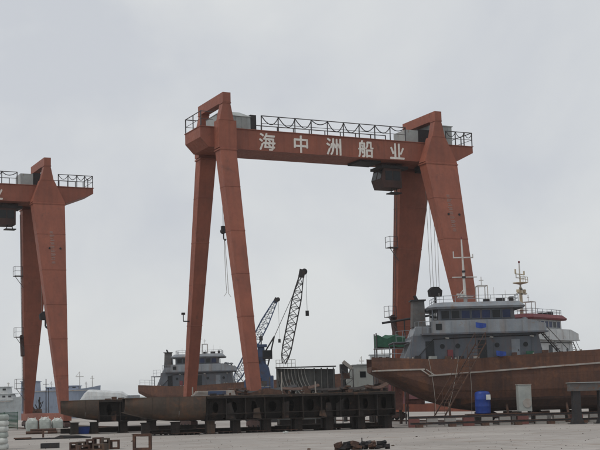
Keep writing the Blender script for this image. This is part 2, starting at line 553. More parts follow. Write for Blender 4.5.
    for i in range(len(xs) - 1):
        a, b = xs[i], xs[i + 1]
        dp = rr_.uniform(0.35, 0.95)
        sk = rr_.uniform(-0.18, 0.18)
        pts = [(a + (b - a) * k / 8, -W - 0.1, 27.95 - dp * (1 - (2 * k / 8 - 1) ** 2) * (1 + sk * (2 * k / 8 - 1) * 2)) for k in range(9)]
        MB().path(pts, 0.045, 5).build('festoon_cable', 'dark_steel', root)
    for k in range(len(ends) - 1):
        a, b = ends[k], ends[k + 1]
        pts = [(a + (b - a) * j / 6, -W - 0.1, 27.95 - 0.5 * (1 - (2 * j / 6 - 1) ** 2)) for j in range(7)]
        MB().path(pts, 0.035, 5).build('festoon_cable', 'dark_steel', root)
    # machinery houses on the girder
    h1 = MB().frus((-0.2, 3.1, -1.25, 1.35, 26.673), (-0.2, 3.1, -1.25, 1.35, 27.95)).frus((-0.25, 3.2, -1.35, 1.45, 27.953), (0.6, 2.4, -0.3, 0.4, 28.55)).build('machinery_house', 'cladding_grey', root)
    for k in range(6):
        MB().box(0.0 + k * 0.55, 0.05 + k * 0.55, -1.28, -1.2535, 26.8, 27.9).build('cladding_rib', 'cladding_grey', h1)
    MB().box(3.12, 3.7, -1.2, 0.6, 26.673, 28.2).build('control_cabinet', 'dark_steel', root)
    h2 = MB().box(19.6, 21.0, -1.0, 1.3, 26.673, 28.05).build('machinery_house', 'cladding_grey', root)
    MB().box(21.02, 22.4, -0.9, 1.0, 26.673, 28.2).build('winch_cabinet', 'dark_steel', root)
    if aft_house:
      h3 = MB().box(22.45, 25.1, -0.7, 1.4, 26.673, 28.75).build('machinery_house', 'cladding_grey', root)
      MB().box(22.4, 25.2, -0.8, 1.5, 28.753, 28.83).build('roof_sheet', 'cladding_grey', h3)
      for k in range(5):
        MB().box(22.6 + k * 0.5, 22.66 + k * 0.5, -0.73, -0.7035, 26.8, 28.7).build('cladding_rib', 'cladding_grey', h3)
    # operator cab and its plate under the girder
    if cab:
        cb = fix_normals(MB().prism([(17.25, 24.2), (16.95, 23.2), (17.25, 22.35), (19.2, 22.35), (19.2, 24.2)], -0.6, 1.4).build('operator_cab', 'crane_paint_dark', root))
        MB().box(17.4, 18.15, -0.63, -0.603, 23.05, 23.95).build('window', 'glass_dark', cb)
        MB().box(18.25, 19.0, -0.63, -0.603, 23.05, 23.95).build('window', 'glass_dark', cb)
        for ya in (-0.45, 0.5):
            MB().add([(16.93, ya, 23.2), (16.93, ya + 0.75, 23.2), (17.2, ya + 0.75, 24.1), (17.2, ya, 24.1)], [(0, 1, 2, 3)]).build('window', 'glass_dark', cb)
        MB().box(17.0, 19.9, -0.75, 1.6, 24.203, 24.45).build('cab_roof', 'dark_steel', cb)
        for xh in (17.5, 19.2):
            MB().box(xh - 0.3, xh + 0.3, -0.2, 0.9, 24.453, ZB - 0.063).build('hanger', 'crane_paint_dark', cb)
        MB().box(18.1, 19.3, -0.4, 0.6, 21.85, 21.95).tube((19.0, 0, 21.95), (18.9, 0, 22.35), 0.05).tube((18.3, 0, 21.95), (18.4, 0, 22.35), 0.05).build('cab_step', 'dark_steel', cb)
        MB().box(14.3, 16.6, -1.2, 1.2, 24.55, 24.75).build('trolley', 'dark_steel', root)
    # auxiliary hook by the slim legs, main hook by the wide legs
    hk = MB().box(0.35, 1.35, -0.5, 0.5, 24.3, 24.75).build('hoist', 'dark_steel', root)
    MB().tube((0.85, 0.05, 24.3), (0.85, 0.05, 17.9), 0.018, 4).tube((0.72, 0.05, 24.3), (0.76, 0.05, 17.9), 0.018, 4).build('hoist_rope', 'dark_steel', root)
    b = MB().box(0.6, 1.0, -0.1, 0.2, 17.5, 18.05).tube((0.8, -0.2, 17.6), (0.8, 0.3, 17.6), 0.24, 10)
    b.path([(0.8, 0.05, 17.4), (0.8, 0.05, 16.9), (0.95, 0.05, 16.75), (1.02, 0.05, 16.9)], 0.06).build('hook_block', 'dark_steel', root)
    MB().path([(0.86, 0.05, 16.8), (0.9, 0.05, 13.5), (1.0, 0.05, 12.1), (0.75, 0.05, 11.75)], 0.022, 4).path([(0.9, 0.05, 16.8), (1.1, 0.05, 13.6), (1.15, 0.05, 12.0), (1.4, 0.05, 11.7)], 0.022, 4).build('sling', 'rope', root)
    MB().box(21.6, 23.6, -0.9, 0.9, 24.2, 24.75).build('hoist', 'dark_steel', root)
    mr = MB()
    for dx in (-0.45, -0.15, 0.2, 0.5):
        mr.tube((22.6 + dx * 1.3, -0.3, 24.3), (22.6 + dx, -0.3, 12.7), 0.02, 4)
    mr.build('hoist_rope', 'rope', root)
    fix_normals(MB().prism([(22.0, 11.9), (23.2, 11.9), (23.3, 12.5), (22.9, 12.85), (22.3, 12.85), (21.9, 12.5)], -0.55, -0.05).path([(22.6, -0.3, 11.9), (22.6, -0.3, 11.2), (22.85, -0.3, 11.0), (22.95, -0.3, 11.25)], 0.11).build('hook_block', 'dark_steel', root))
    # access platforms and ladder on the far wide leg
    for zz in (17.2, 10.4, 4.6):
        f = (24.6 - zz) / 22.85
        yc = 2.35 + 5.45 * f
        xl = 20.5 + 1.7 * f
        pl = MB().box(xl - 0.95, xl - 0.02, yc - 0.5, yc + 0.5, zz - 0.06, zz).tube((xl - 0.9, yc - 0.3, zz - 0.06), (xl + 0.05, yc - 0.3, zz - 1.35), 0.04, 4)
        pl.build('access_platform', 'rail_steel', root)
        rl = MB()
        for px, py in ((xl - 0.93, yc - 0.48), (xl - 0.93, yc + 0.48), (xl - 0.1, yc - 0.48)):
            rl.tube((px, py, zz), (px, py, zz + 1.05), 0.03, 4)
        for h_ in (0.55, 1.05):
            rl.path([(xl - 0.1, yc - 0.48, zz + h_), (xl - 0.93, yc - 0.48, zz + h_), (xl - 0.93, yc + 0.48, zz + h_)], 0.025, 4)
        rl.build('platform_rail', 'rail_steel', root)
    ld = MB()
    def lp(z, dx):
        f = (24.6 - z) / 22.85
        return (20.5 + 1.7 * f - 0.12, 2.35 + 5.45 * f + dx, z)
    for dx in (-0.2, 0.2):
        ld.tube(lp(2, dx), lp(24, dx), 0.03, 4)
    for k in range(55):
        ld.tube(lp(2.2 + k * 0.4, -0.2), lp(2.2 + k * 0.4, 0.2), 0.018, 4)
    ld.build('ladder', 'rail_steel', root)
    # faded vertical stencil marks and two bolts on the near wide leg
    def fp(z, x):
        f = (24.6 - z) / 22.85
        return (x + 0.15 * f, -2.35 - 5.45 * f - (0.62 - 0.2 * f), z)
    mk = MB()
    rm = random.Random(4)
    for k in range(9):
        z = 21.3 - 0.42 * k
        for q in range(3):
            a = fp(z - 0.1 * q, 22.35)
            w_ = rm.uniform(0.14, 0.26)
            x_ = a[0] + rm.uniform(-0.06, 0.06)
            mk.obox((x_, a[1], a[2]), (w_ * 2, 0.03, 0.055), 0, -0.235)
    mk.build('faded_mark', 'faded_mark', root)
    for x_ in (22.0, 23.2):
        a = fp(19.4, x_)
        MB().tube((a[0], a[1] - 0.06, a[2]), (a[0], a[1] + 0.04, a[2]), 0.11, 10).build('bolt', 'dark_steel', root)
    MB().obox((21.45, 5.75, 9.4), (0.35, 0.5, 2.4), 0, -0.235, 0.0).build('junction_box', 'crane_paint_dark', root)
    # conduit down the slim near leg, lamp bracket on the slim far leg
    def np_(z):
        f = (24.6 - z) / 22.85
        return (0.93 - 0.3 * f + 0.05, -2.35 - 5.45 * f + 0.1, z)
    MB().tube(np_(24), np_(2), 0.035, 5).build('conduit', 'dark_steel', root)
    MB().path([(-0.4, 5.8, 9.9), (-1.0, 5.8, 9.9), (-1.0, 5.8, 10.5)], 0.05).obox((-1.0, 5.8, 10.6), (0.3, 0.25, 0.2)).build('lamp_bracket', 'dark_steel', root)
    return root

def rail(o, xl, y0, y1, label):
    p = Vector(o) + GX * xl
    r = thing('crane_rail', label, 'rail', p, AZ, 'crane rails in the yard')
    MB().box(-0.22, 0.22, y0, y1, 0.004, 0.03).build('base_plate', 'rust', r)
    fix_normals(MB().prism([(-0.1, 0.032), (0.1, 0.032), (0.03, 0.06), (0.045, 0.13), (-0.045, 0.13), (-0.03, 0.06)], y0, y1).build('rail_head', 'rust', r))

O1 = (-7.57, 108.95, 0)
O2 = (-48.75, 125.9, 0)
gantry('rust red gantry crane with white lettering standing over the ships', O1)
gantry('rust red gantry crane with long overhang, partly cropped, beside blue ship', O2, xe=27.6, ch0=24.6, aft_house=False, text_dx=-1.35)
rail(O1, 0.16, -9.6, 60, 'steel crane rail under the slim legs of the lettered gantry')
rail(O1, 22.62, -9.6, 60, 'steel crane rail under the wide legs behind the moored ship')
rail(O2, 22.62, -9.6, 60, 'steel crane rail under the gantry beside pale sacks')

# ------------------------------------------------------------------ ships on the hard
def railing(parent, pts, hgt, step, m='rail_steel', r=0.022, name='railing', bars=(0.5, 1.0)):
    b = MB()
    for a, c in zip(pts, pts[1:]):
        a, c = Vector(a), Vector(c)
        n = max(1, int(round((c - a).length / step)))
        for k in range(n + 1):
            q = a.lerp(c, k / n)
            b.tube(q, q + Vector((0, 0, hgt)), r, 4)
        for f in bars:
            b.tube(a + Vector((0, 0, hgt * f)), c + Vector((0, 0, hgt * f)), r, 4)
    return b.build(name, m, parent)

STA = [(0, 2.3, 4.5, 5.75), (1, 2.9, 3.95, 5.7), (2.3, 3.2, 3.25, 5.6), (4.6, 3.5, 2.1, 5.45), (7, 3.6, 1.35, 5.4), (9, 3.6, 1.05, 5.42), (14, 3.6, 1.0, 5.7), (19, 3.6, 1.0, 5.9), (26, 3.4, 1.0, 6.2), (31, 2.6, 1.0, 6.7), (35, 1.3, 1.3, 7.3), (37.5, 0.1, 2.6, 7.8)]
def sta_at(x):
    for a, b in zip(STA, STA[1:]):
        if a[0] <= x <= b[0]:
            t = (x - a[0]) / (b[0] - a[0])
            return [a[k] + (b[k] - a[k]) * t for k in range(4)]
    return list(STA[-1])
def section(b, zk, zd, n=5):
    H = zd - zk
    half = [(0.0, zk), (0.5 * b, zk + 0.01 * H), (0.78 * b, zk + 0.07 * H), (0.92 * b, zk + 0.2 * H), (0.985 * b, zk + 0.38 * H), (b, zk + 0.6 * H), (b * 1.0, zd)]
    return half
def side_y(x, z):
    _, b, zk, zd = sta_at(x)
    pts = section(b, zk, zd)
    for (y0, z0), (y1, z1) in zip(pts, pts[1:]):
        if z0 <= z <= z1:
            return y0 + (y1 - y0) * (z - z0) / max(1e-6, z1 - z0)
    return b

def ship(label, loc, az, house='house_grey', light='house_light', roof='house_light', hull='hull_rust', strake=True, group=None):
    root = thing('coastal_ship', label, 'ship', loc, az, group)
    # hull shell
    xs = []
    for a, b in zip(STA, STA[1:]):
        k = max(1, int((b[0] - a[0]) / 1.2))
        xs += [a[0] + (b[0] - a[0]) * i / k for i in range(k)]
    xs.append(STA[-1][0])
    rings = []
    for x in xs:
        _, b, zk, zd = sta_at(x)
        hs = section(b, zk, zd)
        inner = [(-(b - 0.08), zd), (-(b - 0.08), zd - 0.75), (b - 0.08, zd - 0.75), (b - 0.08, zd)] if b > 0.4 else [(-b * .5, zd), (-b * .5, zd - .75), (b * .5, zd - .75), (b * .5, zd)]
        ring = [(x, y, z) for y, z in hs[1:]] + [(x, -y, z) for y, z in inner] + [(x, -y, z) for y, z in reversed(hs[1:])] + [(x, 0, zk)]
        rings.append(ring)
    fix_normals(MB().loft(rings).build('hull', hull, root))
    # darker bottom skin, 6 mm proud
    rb = []
    for x in xs:
        _, b, zk, zd = sta_at(x)
        zl = 2.15
        if zk < zl - 0.1:
            pts = [(y, z) for y, z in section(b, zk, zd) if z < zl] + [(side_y(x, zl), zl)]
            while len(pts) < 7:
                pts.insert(-1, pts[-2])
            pts = [(y + 0.012, z - 0.006) for y, z in pts]
            rb.append([(x, y, z) for y, z in pts])
    bm = MB().loft(rb, cap=False, closed=False)
    bm.loft([[(x, -y, z) for x, y, z in r] for r in rb], cap=False, closed=False)
    bm.build('bottom_skin', 'hull_bottom', root)
    if strake:
        for sg in (-1, 1):
            up = [(0.05 + 0.35 * k, 4.62) for k in range(13)]
            lo = [(4.55 + 0.6 * k, 4.08 + 0.70 * ((k * 0.6) / 14.5)) for k in range(50)]
            for pl in (up, lo):
                r_ = []
                for x, z in pl:
                    if x > 34:
                        break
                    y = side_y(x, z)
                    r_.append([(x, sg * (y - 0.02), z - 0.075), (x, sg * (y + 0.11), z - 0.055), (x, sg * (y + 0.11), z + 0.055), (x, sg * (y - 0.02), z + 0.075)])
                fix_normals(MB().loft(r_).build('rubbing_strake', 'strake_white', root))
            for dx in (0.0, 0.42):
                MB().tube((3.95 + dx, sg * (side_y(4.0, 4.5) + 0.08), 4.6), (4.6 + dx, sg * (side_y(4.7, 4.2) + 0.08), 4.12), 0.06, 5).build('strake_step', 'strake_white', root)
    # rudder and propeller under the counter
    MB().prism([(1.9, 1.35), (2.75, 1.35), (2.75, 3.2), (2.15, 3.3)], -0.11, 0.11).build('rudder', 'rust_pink', root)
    pr = MB().tube((2.95, 0, 2.0), (4.6, 0, 2.0), 0.2, 10, 0.26)
    for k in range(4):
        a = k * math.pi / 2 + 0.5
        d = Vector((0, math.cos(a), math.sin(a)))
        sd_ = Vector((0, -math.sin(a), math.cos(a)))
        c0, c1, c2 = Vector((3.15, 0, 2.0)) + d * 0.15, Vector((3.15, 0, 2.0)) + d * 0.5, Vector((3.15, 0, 2.0)) + d * 0.85
        ring = [[c + sd_ * w_ + Vector((0.3 * w_, 0, 0)) - Vector((0.03, 0, 0)), c - sd_ * w_ - Vector((0.3 * w_, 0, 0)) - Vector((0.03, 0, 0)), c - sd_ * w_ - Vector((0.3 * w_, 0, 0)) + Vector((0.03, 0, 0)), c + sd_ * w_ + Vector((0.3 * w_, 0, 0)) + Vector((0.03, 0, 0))] for c, w_ in ((c0, 0.1), (c1, 0.3), (c2, 0.16))]
        pr.loft(ring)
    pr.build('propeller', 'rust_pink', root)
    # deckhouse, first tier
    t1 = fix_normals(MB().prism([(3.1, 4.75), (3.5, 7.445), (14.0, 7.445), (14.5, 4.9)], -2.75, 2.75).build('deckhouse', house, root))
    for x in (4.5, 8.9, 11.7):
        d = MB().box(x, x + 0.72, -2.79, -2.753, 5.15, 6.95).build('doorway', 'glass_dark' if x in (4.5, 8.9) else light, t1)  # near-black panels paint the dark inside of open doorways
        MB().box(x + 0.56, x + 0.62, -2.83, -2.793, 5.95, 6.1).build('handle', 'dark_steel', d)
    for x in (5.9, 7.2, 10.5, 12.9):
        MB().tube((x, -2.79, 6.5), (x, -2.753, 6.5), 0.2, 14).build('porthole', 'glass_dark', t1)
    MB().box(6.3, 6.75, -2.95, -2.753, 5.4, 6.2).build('fire_box', 'maroon', t1)
    for x in (6.9, 10.2, 13.4):
        MB().box(x, x + 0.05, -2.80, -2.752, 4.95, 7.4).build('wall_stiffener', house, t1)
    # casing and funnel aft
    cs = fix_normals(MB().prism([(2.55, 5.0), (3.9, 8.25), (5.0, 8.25), (5.0, 5.0)], -1.9, 1.9).build('engine_casing', light, root))
    fn = MB().frus((3.75, 4.9, -0.75, 0.75, 8.253), (3.85, 4.85, -0.65, 0.65, 10.5)).build('funnel', 'deck_grey', root)
    MB().box(3.7, 4.98, -0.85, 0.85, 10.503, 10.6).build('funnel_cap', 'dark_steel', fn)
    for y in (-0.3, 0.25):
        MB().tube((4.3, y, 10.6), (4.1, y, 11.0), 0.1, 8).build('exhaust_pipe', 'dark_steel', fn)
    # second deck slab and solid bulwark
    MB().box(4.2, 14.75, -3.35, 3.35, 7.45, 7.58).build('upper_deck', house, root)
    for sg in (-1, 1):
        b2 = fix_normals(MB().prism([(5.05, 7.583), (5.05, 8.62), (12.9, 8.62), (14.6, 8.2), (14.6, 7.583)], sg * 3.22, sg * 3.3).build('bulwark', light, root))
        if sg < 0:
            MB().box(5.35, 5.85, -3.33, -3.303, 7.85, 8.35).build('window', 'glass_dark', b2)
            for x in (6.6, 8.1, 9.6, 11.1, 12.5):
                MB().box(x, x + 0.05, -3.335, -3.302, 7.6, 8.58).build('wall_stiffener', light, b2)
    MB().box(14.52, 14.6, -3.2, 3.2, 7.583, 8.2).build('bulwark', light, root)
    # wheelhouse
    wh = fix_normals(MB().prism([(5.7, 7.583), (5.7, 9.6), (12.05, 9.6), (12.3, 7.583)], -2.6, 2.6).build('wheelhouse', house, root))
    k = 0
    x = 5.95
    while x < 11.6:
        gcol = 'glass_blue' if k in (2, 3, 4, 6) else 'glass_dark'
        for sg in (-1, 1):
            wd = MB().box(x, x + 0.68, sg * 2.603 if sg > 0 else -2.63, 2.63 if sg > 0 else -2.603, 8.8, 9.45).build('window', gcol, wh)
            if sg < 0:
                fr = MB()
                for q in ((x - 0.05, x + 0.73, 9.45, 9.5), (x - 0.05, x + 0.73, 8.75, 8.8), (x - 0.05, x, 8.8, 9.45), (x + 0.68, x + 0.73, 8.8, 9.45)):
                    fr.box(q[0], q[1], -2.65, -2.6035, q[2], q[3])
                fr.build('window_frame', house, wd)
        x += 0.86
        k += 1
    for y in (-2.2, -1.3, -0.4, 0.5, 1.4):
        MB().box(12.12, 12.2, y, y + 0.75, 8.8, 9.45).build('window', 'glass_dark', wh)
        MB().box(5.66, 5.697, y, y + 0.6, 8.8, 9.4).build('window', 'glass_dark', wh)
    rf = MB().loft([[(xx, yy, z) for xx, yy in pl] for z, pl in (
        (9.603, [(5.0, -2.2), (5.6, -2.95), (12.6, -2.95), (13.0, -2.5), (13.0, 2.5), (12.6, 2.95), (5.6, 2.95), (5.0, 2.2)]),
        (9.78, [(4.9, -2.3), (5.5, -3.05), (12.7, -3.05), (13.1, -2.6), (13.1, 2.6), (12.7, 3.05), (5.5, 3.05), (4.9, 2.3)]),
        (10.16, [(5.5, -2.1), (6.1, -2.7), (12.3, -2.7), (12.7, -2.3), (12.7, 2.3), (12.3, 2.7), (6.1, 2.7), (5.5, 2.1)]))])
    rfo = fix_normals(rf.build('wheelhouse_roof', roof, root))
    for sg in (-1, 1):
        MB().tube((5.25, sg * 2.4, 8.6), (5.25, sg * 2.4, 9.6), 0.06, 6).build('roof_post', house, root)
    railing(root, [(5.7, 2.0, 10.16), (5.7, -2.1, 10.16), (6.2, -2.6, 10.16), (12.2, -2.6, 10.16), (12.6, -2.2, 10.16), (12.6, 2.2, 10.16)], 0.55, 1.0, 'house_light', 0.025)
    for x, sx, sz in ((9.8, 0.5, 0.3), (10.9, 0.7, 0.35), (12.0, 0.35, 0.45)):
        MB().box(x, x + sx, -1.6, -1.1, 10.163, 10.163 + sz).build('roof_locker', 'dark_steel', rfo)
    railing(root, [(3.7, -2.6, 7.45 + 0.13), (4.25, -3.3, 7.58), (5.0, -3.3, 7.58)], 1.0, 0.5, 'house_light', 0.025)
    railing(root, [(0.3, -2.5, 5.7), (2.6, -3.2, 5.55)], 0.8, 0.7, 'house_light', 0.025)
    railing(root, [(2.2, -1.6, 7.0), (3.3, -1.8, 7.05)], 0.9, 0.5, 'house_light', 0.025)
    MB().box(1.9, 3.3, -1.9, 1.9, 6.93, 7.0).tube((2.0, -1.7, 4.8), (2.0, -1.7, 6.93), 0.05).tube((2.0, 1.7, 4.8), (2.0, 1.7, 6.93), 0.05).build('aft_platform', house, root)
    # mast with yards, radar and lamps
    ms = MB().tube((7.65, 0, 10.0), (7.55, 0, 15.8), 0.15, 8, 0.06).build('mast', 'mast_white', root)
    MB().tube((6.75, 0, 14.2), (8.5, 0, 14.2), 0.055).tube((6.8, 0, 14.2), (6.8, 0, 14.75), 0.05).tube((8.47, 0, 14.2), (8.47, 0, 14.5), 0.045).build('yard', 'mast_white', ms)
    MB().tube((6.6, 0, 12.5), (8.75, 0, 12.5), 0.045).build('yard', 'mast_white', ms)
    MB().box(7.0, 8.3, -0.4, 0.4, 10.75, 10.8).tube((7.0, 0, 10.8), (7.6, 0, 11.5), 0.03).build('radar_platform', 'mast_white', ms)
    MB().obox((7.3, -0.2, 11.0), (0.9, 0.12, 0.14), 0.4).tube((7.3, -0.2, 10.8), (7.3, -0.2, 10.95), 0.12, 8).build('radar', 'mast_white', ms)
    MB().box(7.49, 7.61, -0.08, 0.08, 15.8, 16.02).build('masthead_lamp', 'maroon', ms)
    for z in (12.4, 12.9):
        MB().box(7.45, 7.75, -0.15, -0.05, z, z + 0.18).build('lamp', 'dark_steel', ms)
    ms.location = (0.85, 0, 0.0)
    if roof == 'maroon':
        MB().tube((7.6, 0, 10.1), (7.58, 0, 13.2), 0.2, 8, 0.16).build('mast_casing', 'cream', ms)
        MB().lathe((7.6, 0, 13.5), [(0.15, 0), (0.8, 0.15), (0.8, 0.22), (0.12, 0.24)], 12).build('lamp_platform', 'cream', ms)
        railing(ms, [(6.85, -0.5, 13.7), (8.35, -0.5, 13.7)], 0.6, 0.5, 'cream', 0.03)
        MB().tube((6.7, 0, 14.6), (8.5, 0, 14.6), 0.05).tube((6.7, 0, 14.6), (6.7, 0, 15.1), 0.09).tube((8.5, 0, 14.6), (8.5, 0, 15.0), 0.09).tube((7.55, 0, 14.4), (7.55, 0, 15.6), 0.06).build('yard', 'cream', ms)
        MB().tube((6.9, 0, 12.6), (8.9, 0, 12.6), 0.05).box(8.2, 8.5, -0.15, 0.15, 12.65, 13.0).box(6.95, 7.2, -0.15, 0.15, 12.65, 12.95).build('yard', 'cream', ms)
    fr = MB()
    for y in (-0.6, 0.6):
        fr.tube((8.7, y, 10.16), (8.7, y, 11.7), 0.045).tube((9.5, y, 10.16), (9.5, y, 11.7), 0.045).tube((8.7, y, 11.7), (9.5, y, 11.7), 0.045)
    fr.tube((8.7, -0.6, 11.7), (8.7, 0.6, 11.7), 0.045).tube((9.5, -0.6, 11.7), (9.5, 0.6, 11.7), 0.045).tube((9.1, 0, 11.7), (9.1, 0, 12.5), 0.03).tube((8.9, 0, 12.2), (9.3, 0, 12.2), 0.03)
    fr.build('aerial_frame', 'mast_white', root).location.x = 0.85
    for x, hh in ((11.2, 1.5), (6.4, 1.1), (12.2, 1.2)):
        MB().tube((x, 1.0, 10.16), (x, 1.0, 10.16 + hh), 0.018, 4).build('whip_aerial', 'mast_white', root)
    # raft, vents, stair
    MB().tube((13.1, -2.9, 8.0), (14.2, -2.9, 8.0), 0.3, 12).build('life_raft', 'strake_white', root)
    for x, y in ((13.2, -1.5), (13.9, 1.0), (13.4, 0.2)):
        MB().tube((x, y, 7.58), (x, y, 8.6), 0.13, 8).lathe((x, y, 8.6), [(0.28, 0), (0.28, 0.15), (0.1, 0.25)], 10).build('ventilator', light, root)
    st = MB()
    for q in range(9):
        st.box(14.5 + 0.22 * q, 14.75 + 0.22 * q, -2.6, -1.9, 7.3 - 0.25 * q, 7.34 - 0.25 * q)
    st.tube((14.5, -2.6, 8.3), (16.4, -2.6, 6.1), 0.03).tube((14.5, -2.6, 7.4), (16.5, -2.6, 5.0), 0.05).tube((14.5, -1.9, 7.4), (16.5, -1.9, 5.0), 0.05).build('stair', 'rail_steel', root)
    for x in (6.2, 9.9, 13.3):
        MB().tube((x, -2.76, 7.2), (x + 0.25, -2.95, 7.15), 0.07, 6).build('wall_lamp', 'mast_white', t1)
    MB().path([(3.4, -2.8, 5.2), (5.2, -2.8, 7.1), (8.8, -2.82, 7.2), (13.8, -2.82, 7.25)], 0.035, 5).build('cable_run', 'dark_steel', t1)
    # mooring gear on deck edge
    for x in (3.0, 6.5, 13.0, 17.0):
        z, yb_ = sta_at(x)[3], -(sta_at(x)[1] - 0.35)
        MB().tube((x, yb_, z - 0.75), (x, yb_, z + 0.12), 0.09, 8).tube((x + 0.4, yb_, z - 0.75), (x + 0.4, yb_, z + 0.12), 0.09, 8).build('bitts', 'strake_white', root)
    return root

ship('rust hulled ship with grey wheelhouse propped up behind the blue tank', (5.55, 105.4, 0), math.radians(2.5), group='coastal ships under repair')
ship('grey housed ship with rust hull standing behind the slim crane legs', (-25.0, 188.5, -0.45), math.radians(0.5), strake=False, group='coastal ships under repair')
ship('white housed ship with maroon roof hidden behind the grey ship', (17.9, 124.5, 0.45), math.radians(50), 'house_white', 'house_white', 'maroon', 'hull_rust', group='coastal ships under repair')

rg_ = random.Random(33)
for k in range(9):
    x = 3.6 + 1.35 * k + rg_.uniform(-.3, .3)
    p = sh0 = Matrix.Translation((5.55, 105.4, 0)) @ Matrix.Rotation(math.radians(2.5), 4, 'Z') @ Vector((x, -3.15, sta_at(x)[3] - 0.745))
    o = MB()
    for j in range(3):
        o.obox((rg_.uniform(-.15, .15), rg_.uniform(-.08, .08), 0.2 + 0.32 * j), (rg_.uniform(.3, .6), rg_.uniform(.2, .4), 0.3), rg_.uniform(-.5, .5))
    gm = rg_.choice(['tarp_grey', 'rust', 'dark_steel', 'strake_white', 'net_green'])
    gn = {'tarp_grey': 'grey', 'rust': 'rusty', 'dark_steel': 'black', 'strake_white': 'white', 'net_green': 'green'}[gm]
    ob = o.build('deck_gear', gm)
    ob.location = p
    tag(ob, gn + ' piled deck gear showing over the bulwark of the rust hulled ship', 'gear', gn + ' gear on the near ship')

# props under the nearest ship: keel blocks one by one
def keel_block(x, y, z, label, grp, sx=0.8, sy=1.0, rz=0.0):
    r = thing('keel_block', label, 'support', (x, y, 0), rz, grp)
    MB().box(-sx / 2, sx / 2, -sy / 2, sy / 2, 0.004, z * 0.6).build('concrete_base', 'concrete', r)
    MB().box(-sx / 2 + 0.08, sx / 2 - 0.08, -sy / 2 + 0.08, sy / 2 - 0.08, z * 0.6 + 0.003, z).build('timber_cap', 'rust', r)
    return r
sh = Matrix.Translation((5.55, 105.4, 0)) @ Matrix.Rotation(math.radians(2.5), 4, 'Z')
for x in (9.5, 12, 14.5, 17, 19.5, 22, 24.5, 27):
    for y in (-1.6, 1.6):
        p = sh @ Vector((x, y, 0))
        keel_block(p.x, p.y, 0.97, 'low keel block in the shade under the rust hulled ship', 'keel blocks under the near ship')
for x in (6.2, 11, 16, 21):
    p = sh @ Vector((x, -3.15, 0))
    r = thing('shore_prop', 'slanting steel prop under the rust hulled ship', 'prop', p, 0, 'props under the near ship')
    MB().tube((0, -0.7, 0.05), (0, 0.25, 1.75 if x > 7 else 2.1), 0.1, 8).build('strut', 'rust', r)
    MB().box(-0.25, 0.25, -0.95, -0.45, 0.004, 0.06).build('foot_plate', 'rust', r)

